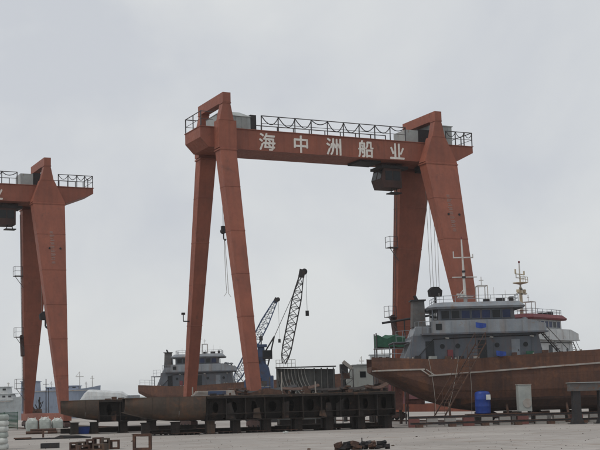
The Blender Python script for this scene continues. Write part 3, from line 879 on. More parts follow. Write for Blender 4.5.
# ------------------------------------------------------------------ hull bottom blocks in front
def hull_block(label, loc, az, L, split, depth=3.4):
    """x along the row, -y faces the yard; left part shell plate with bilge turn, right part open framing"""
    root = thing('hull_block', label, 'hull section', loc, az, 'hull bottom blocks on the yard')
    zt, zb = 2.86, 1.05
    # bilge shell: curved plate with thickness
    prof = [(0.0, zt), (-0.02, 2.3), (0.06, 1.9), (0.28, 1.5), (0.7, 1.2), (1.3, 1.08), (depth, zb)]
    sm = []
    for i in range(len(prof) - 1):
        p0, p1, p2, p3 = prof[max(0, i - 1)], prof[i], prof[i + 1], prof[min(len(prof) - 1, i + 2)]
        for q in range(5):
            u = q / 5
            sm.append(tuple(0.5 * (2 * p1[c] + (p2[c] - p0[c]) * u + (2 * p0[c] - 5 * p1[c] + 4 * p2[c] - p3[c]) * u * u + (3 * p1[c] - p0[c] - 3 * p2[c] + p3[c]) * u ** 3) for c in (0, 1)))
    prof = sm + [prof[-1]]
    def shell(x0, x1, k, name='shell_plate'):
        outer = [(y, z) for y, z in prof]
        inner = [(y + 0.05, z + (0.05 if z < 1.5 else 0.0)) for y, z in reversed(prof)]
        ring = outer + inner
        off = random.Random(k).uniform(-0.02, 0.02)
        def lift(x):
            return 0.75 * max(0.0, 1 - x / 4.2) ** 1.8
        xs_ = [x0 + (x1 - x0) * q / 4 for q in range(5)]
        r = [[(x, y + off + 0.25 * lift(x), z + lift(x) * max(0.0, (zt - z) / (zt - zb)) ** 1.2) for y, z in ring] for x in xs_]
        return fix_normals(MB().loft(r).build(name, 'block_plate', root))
    xx, k = 0.0, 1
    while xx < split - 0.2:
        nx = min(split, xx + 2.05)
        shell(xx, nx - 0.012, k)
        xx, k = nx, k + 1
    # tank top
    MB().box(0, L, 0.06, depth, zt + 0.003, zt + 0.05).build('tank_top', 'block_plate', root)
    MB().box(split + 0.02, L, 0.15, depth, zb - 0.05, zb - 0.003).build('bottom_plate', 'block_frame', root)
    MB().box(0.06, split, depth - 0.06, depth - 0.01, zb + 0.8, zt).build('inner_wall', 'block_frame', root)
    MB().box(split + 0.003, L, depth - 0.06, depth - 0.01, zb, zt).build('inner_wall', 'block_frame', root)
    # longitudinal web with oval manholes, set back in the open part
    n = int((L - split) / 1.45)
    rw = random.Random(int(L * 10))
    for i in range(n):
        a, b = split + (L - split) * i / n, split + (L - split) * (i + 1) / n
        # transverse floor
        MB().box(a + 0.005, a + 0.055, 0.12, depth - 0.07, zb, zt).build('floor_plate', 'block_frame', root)
        c, zc = (a + b) / 2 + 0.03, (zt + zb) / 2 + 0.05
        ow, oh = rw.choice((0.22, 0.28, 0.33)), rw.choice((0.3, 0.42, 0.5))
        hole = [(c + ow * math.cos(t), zc + oh * math.sin(t)) for t in [2 * math.pi * j / 16 for j in range(16)]]
        out = []
        for t in [2 * math.pi * j / 16 for j in range(16)]:
            dx, dz = math.cos(t), math.sin(t)
            s1 = min(((b - a) / 2 - 0.035) / max(abs(dx), 1e-6), ((zt - zb) / 2 - 0.01) / max(abs(dz), 1e-6))
            out.append((c + dx * s1, (zt + zb) / 2 + dz * s1))
        if rw.random() < 0.2:
            continue
        w = MB()
        y = rw.choice((0.75, 1.0, 1.3))
        vs = [(x, y, z) for x, z in hole] + [(x, y, z) for x, z in out] + [(x, y + 0.03, z) for x, z in hole] + [(x, y + 0.03, z) for x, z in out]
        fs = []
        for j in range(16):
            q = (j + 1) % 16
            fs += [(j, q, 16 + q, 16 + j), (32 + j, 48 + j, 48 + q, 32 + q), (j, 32 + j, 32 + q, q)]
        w.add(vs, fs).build('girder_web', 'block_frame', root)
        MB().box(a + 0.06, b - 0.01, 0.12, 0.5, 1.5, 1.54).build('stiffener', 'block_frame', root)
    MB().box(L - 0.055, L - 0.003, 0.12, depth - 0.07, zb, zt).build('floor_plate', 'block_frame', root)
    for q in range(int((L - split) / 1.9)):
        x_ = split + rw.uniform(0.2, L - split - 0.9)
        hh_ = rw.uniform(0.5, 1.7)
        fix_normals(MB().prism([(x_, zb + rw.uniform(0, .1)), (x_ + rw.uniform(.3, .8), zb), (x_ + rw.uniform(.3, .7), zb + hh_), (x_ + 0.05, zb + hh_ * rw.uniform(.7, 1))], 0.2 + 0.05 * (q % 4), 0.23 + 0.05 * (q % 4)).build('loose_plate', rw.choice(['block_frame', 'block_frame', 'block_plate', 'rust']), root))
    for q in range(int((L - split) / 1.2)):
        x_ = split + rw.uniform(0.1, L - split - 0.4)
        MB().box(x_, x_ + rw.uniform(0.1, 0.5), 0.08, 0.3, zt + 0.053, zt + rw.uniform(0.1, 0.32)).build('lug', rw.choice(['block_frame', 'rust']), root)
    MB().box(split, L, 0.07, 0.14, zt - 0.16, zt).build('edge_bar', 'block_frame', root)
    return root
AB = math.radians(13)
BL = Vector((-13.55, 93.6, 0))
hull_block('long rusty hull block with curved plate end and dark open frames', BL, AB, 21.3, 6.2)
BA = Vector((-20.9, 106.5, 0))
hull_block('shorter rusty hull block beside the pale sacks, open at one end', BA, AB, 8.6, 3.2)
bx, by = Vector((math.cos(AB), math.sin(AB), 0)), Vector((-math.sin(AB), math.cos(AB), 0))
for i, d in enumerate((1.6, 3.9, 6.6, 8.6, 11.0, 13.5, 16.0, 18.6, 20.8)):
    for k, t in enumerate((0.95, 2.9)):
        p = BL + bx * (d + (0.2 if k else 0)) + by * t
        r = thing('support_stand', 'stubby steel stand carrying the long rusty hull block', 'support', p, AB, 'stands under the long hull block')
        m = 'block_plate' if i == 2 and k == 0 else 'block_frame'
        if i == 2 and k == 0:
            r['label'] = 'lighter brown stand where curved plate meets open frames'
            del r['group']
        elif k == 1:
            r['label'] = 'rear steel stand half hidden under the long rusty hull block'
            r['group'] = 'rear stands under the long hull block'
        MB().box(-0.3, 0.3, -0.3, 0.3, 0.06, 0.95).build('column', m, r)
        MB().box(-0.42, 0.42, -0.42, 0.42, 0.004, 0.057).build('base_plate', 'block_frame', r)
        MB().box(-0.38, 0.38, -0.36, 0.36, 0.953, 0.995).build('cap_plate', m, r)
for d in (1.2, 2.9, 5.4, 7.9):
    for t in (1.0, 2.9):
        p = BA + bx * d + by * t
        r = thing('support_stand', 'stubby steel stand carrying the shorter rusty hull block', 'support', p, AB, 'stands under the short hull block')
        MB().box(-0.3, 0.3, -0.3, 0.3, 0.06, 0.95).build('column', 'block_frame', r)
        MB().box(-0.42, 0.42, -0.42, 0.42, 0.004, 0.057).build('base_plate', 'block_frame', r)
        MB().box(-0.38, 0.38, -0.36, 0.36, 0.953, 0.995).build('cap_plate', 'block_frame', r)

# things lying on and under the long block
def on_block(d, t, z=2.915):
    p = BL + bx * d + by * t
    return (p.x, p.y, z)
r = thing('plate_stack', 'pale steel sheets with a blue band stacked on the hull block', 'steel sheets', on_block(6.9, 1.2), AB)
for k in range(4):
    MB().obox((0.04 * k, 0, 0.05 + 0.1 * k), (3.3 - 0.15 * k, 1.2, 0.085), 0.02 * k).build('sheet', 'strake_white', r)
MB().box(-0.5, 0.9, -0.64, -0.62, 0.08, 0.36).build('blue_band', 'blue_paint', r)
fix_normals(tag(MB().prism([(-1.9, 0), (1.8, 0), (1.6, 0.22), (0.2, 0.5), (-0.9, 0.18)], -0.4, 0.5).build('bent_plate', 'rust'), 'bent dark red plate lying on the long hull block', 'steel plate')).location = on_block(10.9, 1.2)
rs = random.Random(11)
for k in range(7):
    o = MB()
    for j in range(3):
        o.obox((rs.uniform(-.2, .2), rs.uniform(-.2, .2), 0.12 + 0.16 * j), (rs.uniform(.3, .7), rs.uniform(.15, .4), rs.uniform(.1, .2)), rs.uniform(0, 3), 0, rs.uniform(-.15, .15))
    ob = o.build('scrap_pile', rs.choice(['rust', 'dark_steel', 'rust']))
    ob.location = on_block((8.4, 8.9, 9.3, 12.9, 14.2, 17.9, 19.6)[k], rs.uniform(0.8, 2.4), 2.94)
    tag(ob, 'small heap of rusty offcuts on top of the hull block', 'scrap', 'scrap on the long hull block')
for d, hh in ((12.2, 1.7), (14.9, 0.9), (5.2, 0.7)):
    o = MB().tube((0, 0, 0), (0, 0, hh), 0.05, 6).box(-0.12, 0.12, -0.12, 0.12, 0, 0.03).build('steel_rod', 'rope')
    o.location = on_block(d, 0.5)
    tag(o, {1.7: 'tall pale rod standing on the hull block before the ribbed shell', 0.9: 'short pale rod standing on the hull block', 0.7: 'stub rod standing beside the stacked pale sheets'}[hh], 'rod')
# dark curved shell plate with a sagging top edge, behind the block's end
r = thing('shell_piece', 'dark sagging curved plate standing below the pale deckhouse', 'steel plate', (1.4, 103.2, 0), math.radians(6))
rg = []
for k in range(11):
    x = 5.0 * k / 10
    zt_ = 3.35 - 0.28 * math.sin(math.pi * k / 10) + (0.28 if k > 8 else 0)
    rg.append([(x, 0.0, zt_), (x, 0.05, zt_), (x, 0.65, 1.4), (x, 0.6, 1.4)])
fix_normals(MB().loft(rg).build('plate', 'block_frame', r))
for x in (0.4, 2.4, 4.5):
    MB().box(x, x + 0.15, 0.66, 0.8, 0.004, 2.6).box(x - 0.1, x + 0.25, 0.3, 1.3, 0.004, 0.05).build('stand', 'block_frame', r)
# grey shell section with curved ribs
r = thing('shell_section', 'grey hull shell section with pale curved ribs between the crane legs', 'hull section', (-2.75, 122.0, 0), math.radians(2))
fix_normals(MB().prism([(0, 0.5), (5.8, 0.5), (5.8, 5.35), (0, 5.55)], 0.3, 0.42).build('shell_plate', 'shell_grey', r))
MB().box(-0.05, 5.9, -0.5, 0.45, 5.56, 5.66).build('top_bar', 'dark_steel', r)
for k in range(9):
    x0 = 0.15 + 0.33 * k
    pts = []
    for j in range(9):
        t = j / 8
        pts.append((x0 + (1.2 + 0.12 * k) * t * t * 1.6, 0.15 - 0.1 * t, 5.5 - 3.2 * math.sin(t * math.pi / 2)))
    MB().path(pts, 0.05, 5).build('rib', 'rib_light', r)
for x in (0.1, 1.9, 3.7, 4.4, 5.0, 5.6):
    MB().box(x, x + 0.1, -0.1, 0.297, 0.1, 5.5).build('frame', 'shell_grey', r)
railing(r, [(0.0, -0.4, 5.66), (1.9, -0.4, 5.66)], 0.7, 0.4, 'rib_light', 0.03)
MB().box(0, 5.8, 0.45, 2.4, 0.004, 0.5).build('plinth', 'block_frame', r)
# pale deckhouse module
r = thing('deckhouse_module', 'pale grey deckhouse module with slanted end beside the ribbed shell', 'deckhouse', (4.15, 125.5, 0), math.radians(4))
wl = fix_normals(MB().prism([(0.5, 2.9), (2.95, 2.9), (2.95, 5.55), (0.9, 5.7), (0.1, 4.2)], 0, 2.6).build('wall', 'tarp_grey', r))
MB().box(0.75, 3.05, -0.1, 2.7, 5.71, 5.8).build('roof', 'cladding_grey', r)
MB().box(1.5, 2.1, -0.03, -0.003, 4.5, 5.1).build('window', 'glass_dark', wl)
MB().obox((0.3, 0.6, 5.8), (1.1, 0.7, 0.35), 0, 0, 0.7).build('hatch_cover', 'strake_white', r)
for x in (0.6, 2.6):
    MB().box(x, x + 0.3, 0.1, 2.5, 0.004, 2.897).build('stand', 'block_frame', r)
MB().box(-0.4, 0.35, 0.4, 1.6, 5.0, 5.9).tube((0, 1, 0.1), (0, 1, 5.0), 0.2).build('pipe_box', 'dark_steel', r)

# green netted bin on the ship's stern side
r = thing('netted_bin', 'green netted staging box behind the stern of the rusty ship', 'staging', (6.5, 109.8, 0), 0.05)
fix_normals(MB().loft([[(0.33 * k, 0.0, 6.85 + 0.05 * math.sin(k * 1.7)), (0.33 * k, 1.6, 6.85), (0.33 * k, 1.6, 7.95 + 0.12 * math.sin(k * 2.3)), (0.33 * k, 0.0, 7.75 + 0.16 * math.sin(k * 1.3 + 1))] for k in range(9)]).build('net', 'net_green', r))
for x in (0.0, 2.6):
    for y in (0.0, 1.6):
        MB().tube((x, y, 0.004), (x, y, 8.1), 0.06, 6).build('post', 'rail_steel', r)
MB().box(-0.1, 2.7, -0.05, 1.65, 6.7, 6.79).build('floor', 'rust', r)
MB().tube((0.6, 0.3, 9.0), (5.2, 0.3, 9.62), 0.1, 8).tube((2.6, 0.3, 8.05), (2.6, 0.3, 9.25), 0.06).build('pole', 'dark_steel', r)

# ------------------------------------------------------------------ ladder, tank, cabinet, staging by the near ship
def P(x, y):
    return sh @ Vector((x, y, 0))
r = thing('gangway_ladder', 'rusty steel ladder leaning on the rust hulled ship', 'ladder')
pa, pb = Vector((10.75, 99.6, 0.85)), Vector((14.55, 101.35, 6.6))
dirv = (pb - pa).normalized()
sv = Vector((0.8, -0.6, 0)).normalized() * 0.48
for sg in (-1, 1):
    MB().tube(pa + sv * sg, pb + sv * sg, 0.06, 5).build('stringer', 'rust', r)
    MB().path([pa + sv * sg + Vector((0, 0, 0.9)), pb + sv * sg + Vector((0, 0, 0.9))], 0.028, 4).build('handrail', 'rust', r)
    for k in range(6):
        q = pa.lerp(pb, k / 5) + sv * sg
        MB().tube(q, q + Vector((0, 0, 0.9)), 0.028, 4).build('handrail_post', 'rust', r)
for k in range(20):
    q = pa.lerp(pb, (k + 0.5) / 20)
    MB().obox(q, (0.94, 0.2, 0.045), math.atan2(sv.y, sv.x)).build('tread', 'rust', r)
# two stacked launching beams on painted blocks
for z0, z1, y, lab in ((0.66, 0.86, 98.9, 'upper long steel beam of the staging before the near ship'), (0.22, 0.4, 97.6, 'lower long steel beam lying before the near ship')):
    r = thing('staging_beam', lab, 'beam', (8.2, y, 0), math.radians(2.5), 'staging beams')
    MB().box(0, 24, -0.02, 0.02, z0 + 0.033, z1 - 0.033).build('web', 'rail_steel', r)
    MB().box(0, 24, -0.14, 0.14, z1 - 0.03, z1).build('flange', 'rust', r)
    MB().box(0, 24, -0.14, 0.14, z0, z0 + 0.03).build('flange', 'rust', r)
for k in range(17):
    x = 8.6 + k * 1.45
    o = MB().box(-0.42, 0.42, -0.4, 0.4, 0.004, 0.65).build('painted_block', 'concrete_red' if k % 3 == 0 else 'concrete')
    o.location = (x, 98.9 + (x - 8.2) * math.tan(math.radians(2.5)), 0)
    o.rotation_euler.z = math.radians(2.5) + rs.uniform(-.04, .04)
    tag(o, 'red painted concrete block under the staging beam' if k % 3 == 0 else 'plain grey concrete block under the staging beam', 'concrete block', 'red staging blocks' if k % 3 == 0 else 'grey staging blocks')
for k in range(9):
    x = 8.9 + k * 2.6
    o = MB().box(-0.3, 0.3, -0.2, 0.2, 0.004, 0.215).build('timber_packer', 'rust')
    o.location = (x, 97.6 + (x - 8.2) * math.tan(math.radians(2.5)), 0)
    tag(o, 'low rusty packer under the lower staging beam', 'packer', 'packers under the lower beam')
# staging deck carrying tank and cabinet
r = thing('staging_deck', 'low steel staging deck under the blue tank and the pale cabinet', 'staging', (12.9, 99.85, 0), math.radians(2.5))
for k in range(6):
    MB().box(k * 1.0, k * 1.0 + 0.97, -0.75, 0.75, 0.86, 0.91).build('deck_plate', 'rust', r)
for x in (0.2, 2.9, 5.6):
    MB().box(x, x + 0.2, -0.7, 0.7, 0.004, 0.857).build('trestle', 'block_frame', r)
r = thing('blue_tank', 'bright blue plastic tank standing below the rusty hull', 'tank', (14.25, 99.75, 0.913))
MB().lathe((0, 0, 0), [(0.56, 0), (0.62, 0.06), (0.60, 0.12), (0.62, 0.2), (0.62, 0.55), (0.64, 0.6), (0.62, 0.65), (0.62, 1.1), (0.64, 1.15), (0.62, 1.2), (0.62, 1.6), (0.55, 1.72), (0.3, 1.8)], 24).build('body', 'blue_bright', r, True)
MB().lathe((0, 0, 1.803), [(0.22, 0), (0.22, 0.08), (0.0001, 0.09)], 16).build('lid', 'dark_steel', r)
MB().box(0.2, 0.56, -0.66, -0.6, 1.1, 1.5).build('sticker', 'sack_white', r)
r = thing('cabinet', 'pale steel cabinet with round fan beside the hull', 'cabinet', (17.6, 99.9, 0.913), math.radians(2.5))
MB().box(-0.52, 0.52, -0.45, 0.45, 0.1, 2.2).build('body', 'tarp_grey', r)
MB().box(-0.56, 0.56, -0.5, 0.5, 2.203, 2.26).build('lid', 'strake_white', r)
MB().tube((0.15, -0.5, 0.75), (0.15, -0.453, 0.75), 0.36, 20).build('fan_grille', 'strake_white', r)
for x in (-0.4, 0.4):
    MB().box(x - 0.07, x + 0.07, -0.4, 0.4, 0.0, 0.097).build('foot', 'dark_steel', r)
for k, (x, z, t) in enumerate(((9.9, 5.4, 0.4), (13.2, 5.6, 0.0), (12.4, 5.5, -1.3))):
    p = P(x - 5.55 + 0.2, -3.72)
    pts = []
    for j in range(11):
        u = j / 10
        pts.append((p.x + t * u + 0.12 * math.sin(u * 3.1), p.y - 0.12 - 0.35 * u, z + 0.1 - (z - 0.6) * u))
    o = MB().path(pts, 0.02, 5).build('rope', 'rope')
    tag(o, ['pale rope hanging down the hull near the stern step', 'pale rope hanging straight past the blue tank', 'pale rope slanting behind the rusty ladder'][k], 'rope')
for k, (x, y, z, s, m, lab) in enumerate(((14.3, 102.0, 7.95, (0.85, 0.12, 0.42), 'blue_bright', 'blue tarpaulin hung on the grey bulwark above the ladder'), (15.9, 102.1, 5.6, (0.8, 0.15, 0.4), 'blue_bright', 'blue tarpaulin draped over the rusty bulwark'))):
    rg = []
    for j in range(7):
        u = j / 6
        rg.append([(x + s[0] * u, y - 0.13 - 0.05 * math.sin(u * 9), z - 0.1 * math.sin(u * 3)), (x + s[0] * u, y - 0.02, z - 0.1 * math.sin(u * 3)), (x + s[0] * u, y - 0.02, z + s[2] - 0.3 * s[2] * u), (x + s[0] * u, y - 0.1, z + s[2] - 0.3 * s[2] * u)])
    o = fix_normals(MB().loft(rg).build('tarpaulin', m))
    tag(o, lab, 'tarpaulin')

# trestle at the right
r = thing('trestle', 'heavy steel trestle with grey beam standing before the rusty hull', 'trestle', (20.3, 95.3, 0), math.radians(2))
MB().box(-0.05, 6.0, -0.45, 0.45, 2.5, 3.1).build('beam', 'deck_grey', r)
MB().box(-0.12, 6.1, -0.55, 0.55, 3.103, 3.16).build('top_plate', 'cladding_grey', r)
for x in (0.1, 2.1, 4.9):
    lg = fix_normals(MB().prism([(x - 0.1, 0.06), (x + 0.85, 0.06), (x + 0.68, 0.5), (x + 0.65, 2.497), (x + 0.1, 2.497), (x + 0.07, 0.5)], -0.35, 0.35).build('leg', 'dark_steel', r))
    MB().box(x - 0.25, x + 1.0, -0.55, 0.55, 0.004, 0.057).build('foot_plate', 'dark_steel', lg)

# ------------------------------------------------------------------ lattice boom cranes, blue machine
def boom_crane(label, base, foot, tip, body_m, w0=1.0, boom_m='dark_steel', house=(3.4, 3.0, 2.0), hz=3.4, tower=False):
    r = thing('crawler_crane', label, 'crane', base, 0.0, 'lattice boom cranes behind the blocks')
    B = Vector(base)
    f, t = Vector(foot) - B, Vector(tip) - B
    d = (t - f).normalized()
    a = d.cross(Vector((0, 1, 0))).normalized()
    c = d.cross(a)
    Lg = (t - f).length
    n = max(6, int(Lg / 0.95))
    bm = MB()
    def hw(u):
        return w0 * (0.35 + 0.65 * min(1, u / 0.12)) * (1 if u < 0.75 else 1 - 0.55 * (u - 0.75) / 0.25) / 2
    def pt(u, sa, sc):
        return f + d * (Lg * u) + a * (sa * hw(u)) + c * (sc * hw(u))
    cn = [(-1, -1), (1, -1), (1, 1), (-1, 1)]
    for k in range(n):
        u0, u1 = k / n, (k + 1) / n
        for i in range(4):
            bm.tube(pt(u0, *cn[i]), pt(u1, *cn[i]), 0.085, 4)
            j = (i + 1) % 4
            bm.tube(pt(u0, *cn[i]), pt(u1, *cn[j]), 0.05, 4)
            bm.tube(pt(u1, *cn[i]), pt(u1, *cn[j]), 0.05, 4)
    bo = bm.build('boom', boom_m, r)
    hd = MB().obox(t + d * 0.3, (0.7, 0.7, 0.9), 0, 0, math.atan2(d.x, d.z)).tube(t + d * 0.5 + Vector((0.25, -0.3, 0)), t + d * 0.5 + Vector((0.25, 0.3, 0)), 0.35, 10)
    hd.build('boom_head', 'dark_steel', bo)
    hx = t + Vector((0.55, 0, 0.3))
    MB().tube(hx, hx - Vector((0, 0, Lg * 0.42)), 0.025, 4).build('hoist_rope', 'dark_steel', r)
    MB().obox(hx - Vector((0, 0, Lg * 0.42 + 0.3)), (0.4, 0.3, 0.6)).build('hook_block', 'dark_steel', r)
    mh = Vector((-house[0] * 0.3, 0, hz + house[2] + 2.2))
    if tower:
        mh = f + d * (Lg * 0.25) + Vector((-1.6, 0, 0.6))
    MB().tube(t, mh, 0.03, 4).tube(t + Vector((0, .3, 0)), mh + Vector((0, .5, 0)), 0.03, 4).build('pendant', 'dark_steel', r)
    MB().tube(Vector((-0.2, -0.5, hz + house[2])), mh, 0.09, 5).tube(Vector((-house[0] * 0.6, 0.5, hz + house[2])), mh, 0.09, 5).build('gantry_frame', 'dark_steel', r)
    hs = fix_normals(MB().prism([(-house[0] * 0.8, hz + 0.003), (house[0] * 0.2, hz + 0.003), (house[0] * 0.2, hz + house[2]), (-house[0] * 0.7, hz + house[2]), (-house[0] * 0.8, hz + house[2] * 0.7)], -house[1] / 2, house[1] / 2).build('machine_house', body_m, r))
    MB().box(-house[0] * 0.55, -house[0] * 0.2, -house[1] / 2 - 0.03, -house[1] / 2 - 0.003, hz + house[2] * 0.5, hz + house[2] * 0.85).build('window', 'glass_dark', hs)
    if tower:
        zt = hz + house[2]
        tw = fix_normals(MB().prism([(-1.7, zt + 0.003), (0.35, zt + 0.003), (0.15, zt + 1.0), (-0.1, zt + 1.35), (-1.25, zt + 1.35), (-1.5, zt + 0.9)], -0.8, 0.8).build('operator_tower', body_m, r))
        MB().frus((-1.15, -0.15, -0.5, 0.5, zt + 1.353), (-1.05, -0.3, -0.4, 0.4, zt + 3.3)).build('slew_column', body_m, tw)
        MB().box(-0.5, 0.6, -0.75, 0.1, zt + 1.9, zt + 2.9).build('operator_cab', 'dark_steel', tw)
        MB().box(-0.4, 0.5, -0.78, -0.753, zt + 2.2, zt + 2.8).build('window', 'glass_dark', tw)
        MB().tube((-1.35, -0.3, zt + 1.3), (-1.35, -0.3, zt + 2.8), 0.14, 8).tube((-0.9, -0.55, zt + 1.3), (-1.2, -0.55, zt + 3.0), 0.06, 6).build('pipe', 'dark_steel', tw)
        railing(tw, [(-1.6, -0.85, zt + 1.35), (0.2, -0.85, zt + 1.35)], 0.7, 0.45, 'dark_steel', 0.03)
        MB().box(-1.3, 0.0, -0.6, 0.6, zt + 3.303, zt + 3.6).build('tower_cap', body_m, tw)
        MB().tube((-0.65, 0, hz + house[2] + 3.6), (-0.65, 0, hz + house[2] + 4.7), 0.08).obox((-0.65, 0, hz + house[2] + 4.3), (0.4, 0.4, 0.5)).build('lamp_post', 'dark_steel', r)
    MB().frus((-1.6, 1.2, -1.3, 1.3, 0.95), (-1.3, 0.9, -1.1, 1.1, hz)).build('pedestal', 'dark_steel', r)
    for sg in (-1, 1):
        pr = [(-2.6, 0.35), (-2.35, 0.03), (2.35, 0.03), (2.6, 0.35), (2.6, 0.65), (2.35, 0.947), (-2.35, 0.947), (-2.6, 0.65)]
        fix_normals(MB().prism(pr, sg * 1.5 - 0.35, sg * 1.5 + 0.35).build('track', 'dark_steel', r))
    return r
boom_crane('dark lattice boom crane leaning up behind the grey ship', (-10.5, 203, 0), (-11.6, 203, 5.2), (-4.5, 205, 18.7), 'deck_grey', 1.35, 'boom_blue', hz=2.0)
boom_crane('blue crane with upright dark lattice boom behind the hull blocks', (-4.2, 142, 0), (-2.3, 142, 6.6), (0.0, 143, 16.75), 'blue_paint', 1.05, 'dark_steel', (3.3, 2.6, 1.75), hz=3.5, tower=True)

# ------------------------------------------------------------------ left yard: sacks, fence, pole, bogie clutter
def sack_block(label, x, y, rz, w, d, layers, m, group, hl=0.34):
    r = thing('sack_pile', label, 'sacks', (x, y, 0), rz, group)
    rr = random.Random(int(x * 100))
    for k in range(layers):
        for i in range(2):
            def ring(z, inset):
                pts = []
                for j in range(20):
                    t = 2 * math.pi * j / 20
                    cx, cy = math.cos(t), math.sin(t)
                    px = (abs(cx) ** 0.3) * math.copysign(1, cx) * (w / 4 - inset) * rr.uniform(0.96, 1.03)
                    py = (abs(cy) ** 0.3) * math.copysign(1, cy) * (d / 2 - inset)
                    pts.append(((i - 0.5) * w / 2 + px + ox, py + oy, z))
                return pts
            ox, oy = rr.uniform(-.04, .04), rr.uniform(-.05, .05)
            z0 = 0.004 + k * hl
            MB().loft([ring(z0, 0.06), ring(z0 + 0.18 * hl, 0.0), ring(z0 + 0.75 * hl, 0.01), ring(z0 + hl - 0.004, 0.07)]).build('sack', m if (k + i) % 3 else 'sack_grey', r, True)
    return r
sack_block('tall stack of white sacks at the edge of the yard', -18.75, 73.6, 0.1, 2.3, 1.3, 6, 'sack_white', None, 0.34)
def bulk_bag(label, x, y, rz, w, h):
    r = thing('bulk_bag', label, 'bulk bag', (x, y, 0), rz, 'pale bulk bags')
    rr = random.Random(int(-x * 97))
    rings = []
    for q, (z, e) in enumerate(((0.01, -0.08), (0.12, 0.0), (0.45, 0.05), (0.8, 0.04), (0.95, 0.0), (1.0, -0.12))):
        ring = []
        for j in range(28):
            t = 2 * math.pi * j / 28
            cx, cy = math.cos(t), math.sin(t)
            ring.append(((abs(cx) ** 0.35) * math.copysign(1, cx) * (w / 2 + e) + rr.uniform(-.015, .015), (abs(cy) ** 0.35) * math.copysign(1, cy) * (w / 2 + e) + rr.uniform(-.015, .015), z * h + rr.uniform(-.02, .02) * (q > 0)))
        rings.append(ring)
    MB().loft(rings).build('bag', 'sack_grey', r)
    cl = []
    for z, rad in ((h - 0.06, 0.48), (h + 0.08, 0.36), (h + 0.16, 0.2), (h + 0.2, 0.03)):
        cl.append([(math.cos(2 * math.pi * j / 18) * rad * w * rr.uniform(0.8, 1.25), math.sin(2 * math.pi * j / 18) * rad * w * rr.uniform(0.8, 1.2), z + rr.uniform(-.03, .05)) for j in range(18)])
    MB().loft(cl).build('bag_top', 'sack_white', r)
    for sx in (-1, 1):
        MB().path([(sx * w * 0.42, -w * 0.42, h * 0.9), (sx * w * 0.3, -w * 0.3, h + 0.28), (sx * w * 0.1, -w * 0.4, h * 0.95)], 0.03, 4).build('lifting_loop', 'sack_white', r)
bulk_bag('pale grey bulk bag with crumpled white top farthest from the hull block', -27.05, 123.0, 0.2, 1.1, 1.15)
bulk_bag('second pale grey bulk bag, middle one of the row', -25.8, 123.35, 0.12, 1.05, 1.22)
bulk_bag('pale grey bulk bag next to the short hull block', -24.7, 123.9, 0.3, 1.0, 1.1)
r = thing('fence_panel', 'green mesh fence panel beside the cropped gantry crane', 'fence', (-35.2, 139, 0), 0.15)
for x in (0, 1.5, 3.0):
    MB().tube((x, 0, 0), (x, 0, 2.0), 0.04, 6).build('post', 'net_green', r)
for k in range(13):
    MB().box(0.04, 2.96, -0.012, 0.012, 0.15 + 0.14 * k, 0.24 + 0.14 * k).build('slat', 'net_green', r)
o = MB().tube((0, 0, 0), (0, 0, 5.6), 0.07, 6, 0.05).tube((-0.35, 0, 5.0), (0.35, 0, 5.0), 0.03).tube((0.3, 0, 0), (0.3, 0, 4.6), 0.045, 5).box(-0.3, 0.6, -0.3, 0.3, 0, 0.05).build('twin_pole', 'dark_steel')
o.location = (-29.6, 142, 0)
tag(o, 'thin twin steel pole between the legs of the cropped crane', 'pole')
r = thing('scrap_rack', 'dark tangled scrap rack between the legs of the cropped crane', 'scrap', (-31.6, 146, 0))
for k in range(14):
    a, b = (rs.uniform(-1, 1), rs.uniform(-.5, .5), rs.uniform(0.02, 1.2)), (rs.uniform(-1.2, 1.2), rs.uniform(-.5, .5), rs.uniform(1.5, 3.9))
    MB().tube(a, b, rs.uniform(0.04, 0.09), 5).build('bar', rs.choice(['rust', 'dark_steel']), r)
MB().frus((-0.7, 0.8, -0.6, 0.6, 0.004), (-0.4, 0.6, -0.4, 0.4, 2.2)).build('bin', 'rust', r)

# foreground steel offcuts
r = thing('steel_angle', 'long dark steel bar with upright stub lying on the concrete', 'steel bar', (-19.2, 94.4, 0), 0.03)
fix_normals(MB().prism([(-2.8, 0.004), (2.9, 0.004), (2.9, 0.12), (-2.8, 0.1)], -0.08, 0.08).build('bar', 'dark_steel', r))
MB().box(-0.75, -0.62, -0.06, 0.06, 0.13, 0.72).build('stub', 'rust', r)
fix_normals(MB().prism([(0.2, 0.12), (2.7, 0.12), (2.0, 0.22), (0.6, 0.26)], -0.12, 0.12).build('offcut', 'dark_steel', r))
MB().obox((-2.2, -0.2, 0.13), (1.3, 0.14, 0.1), 0.06).build('offcut', 'rust', r)

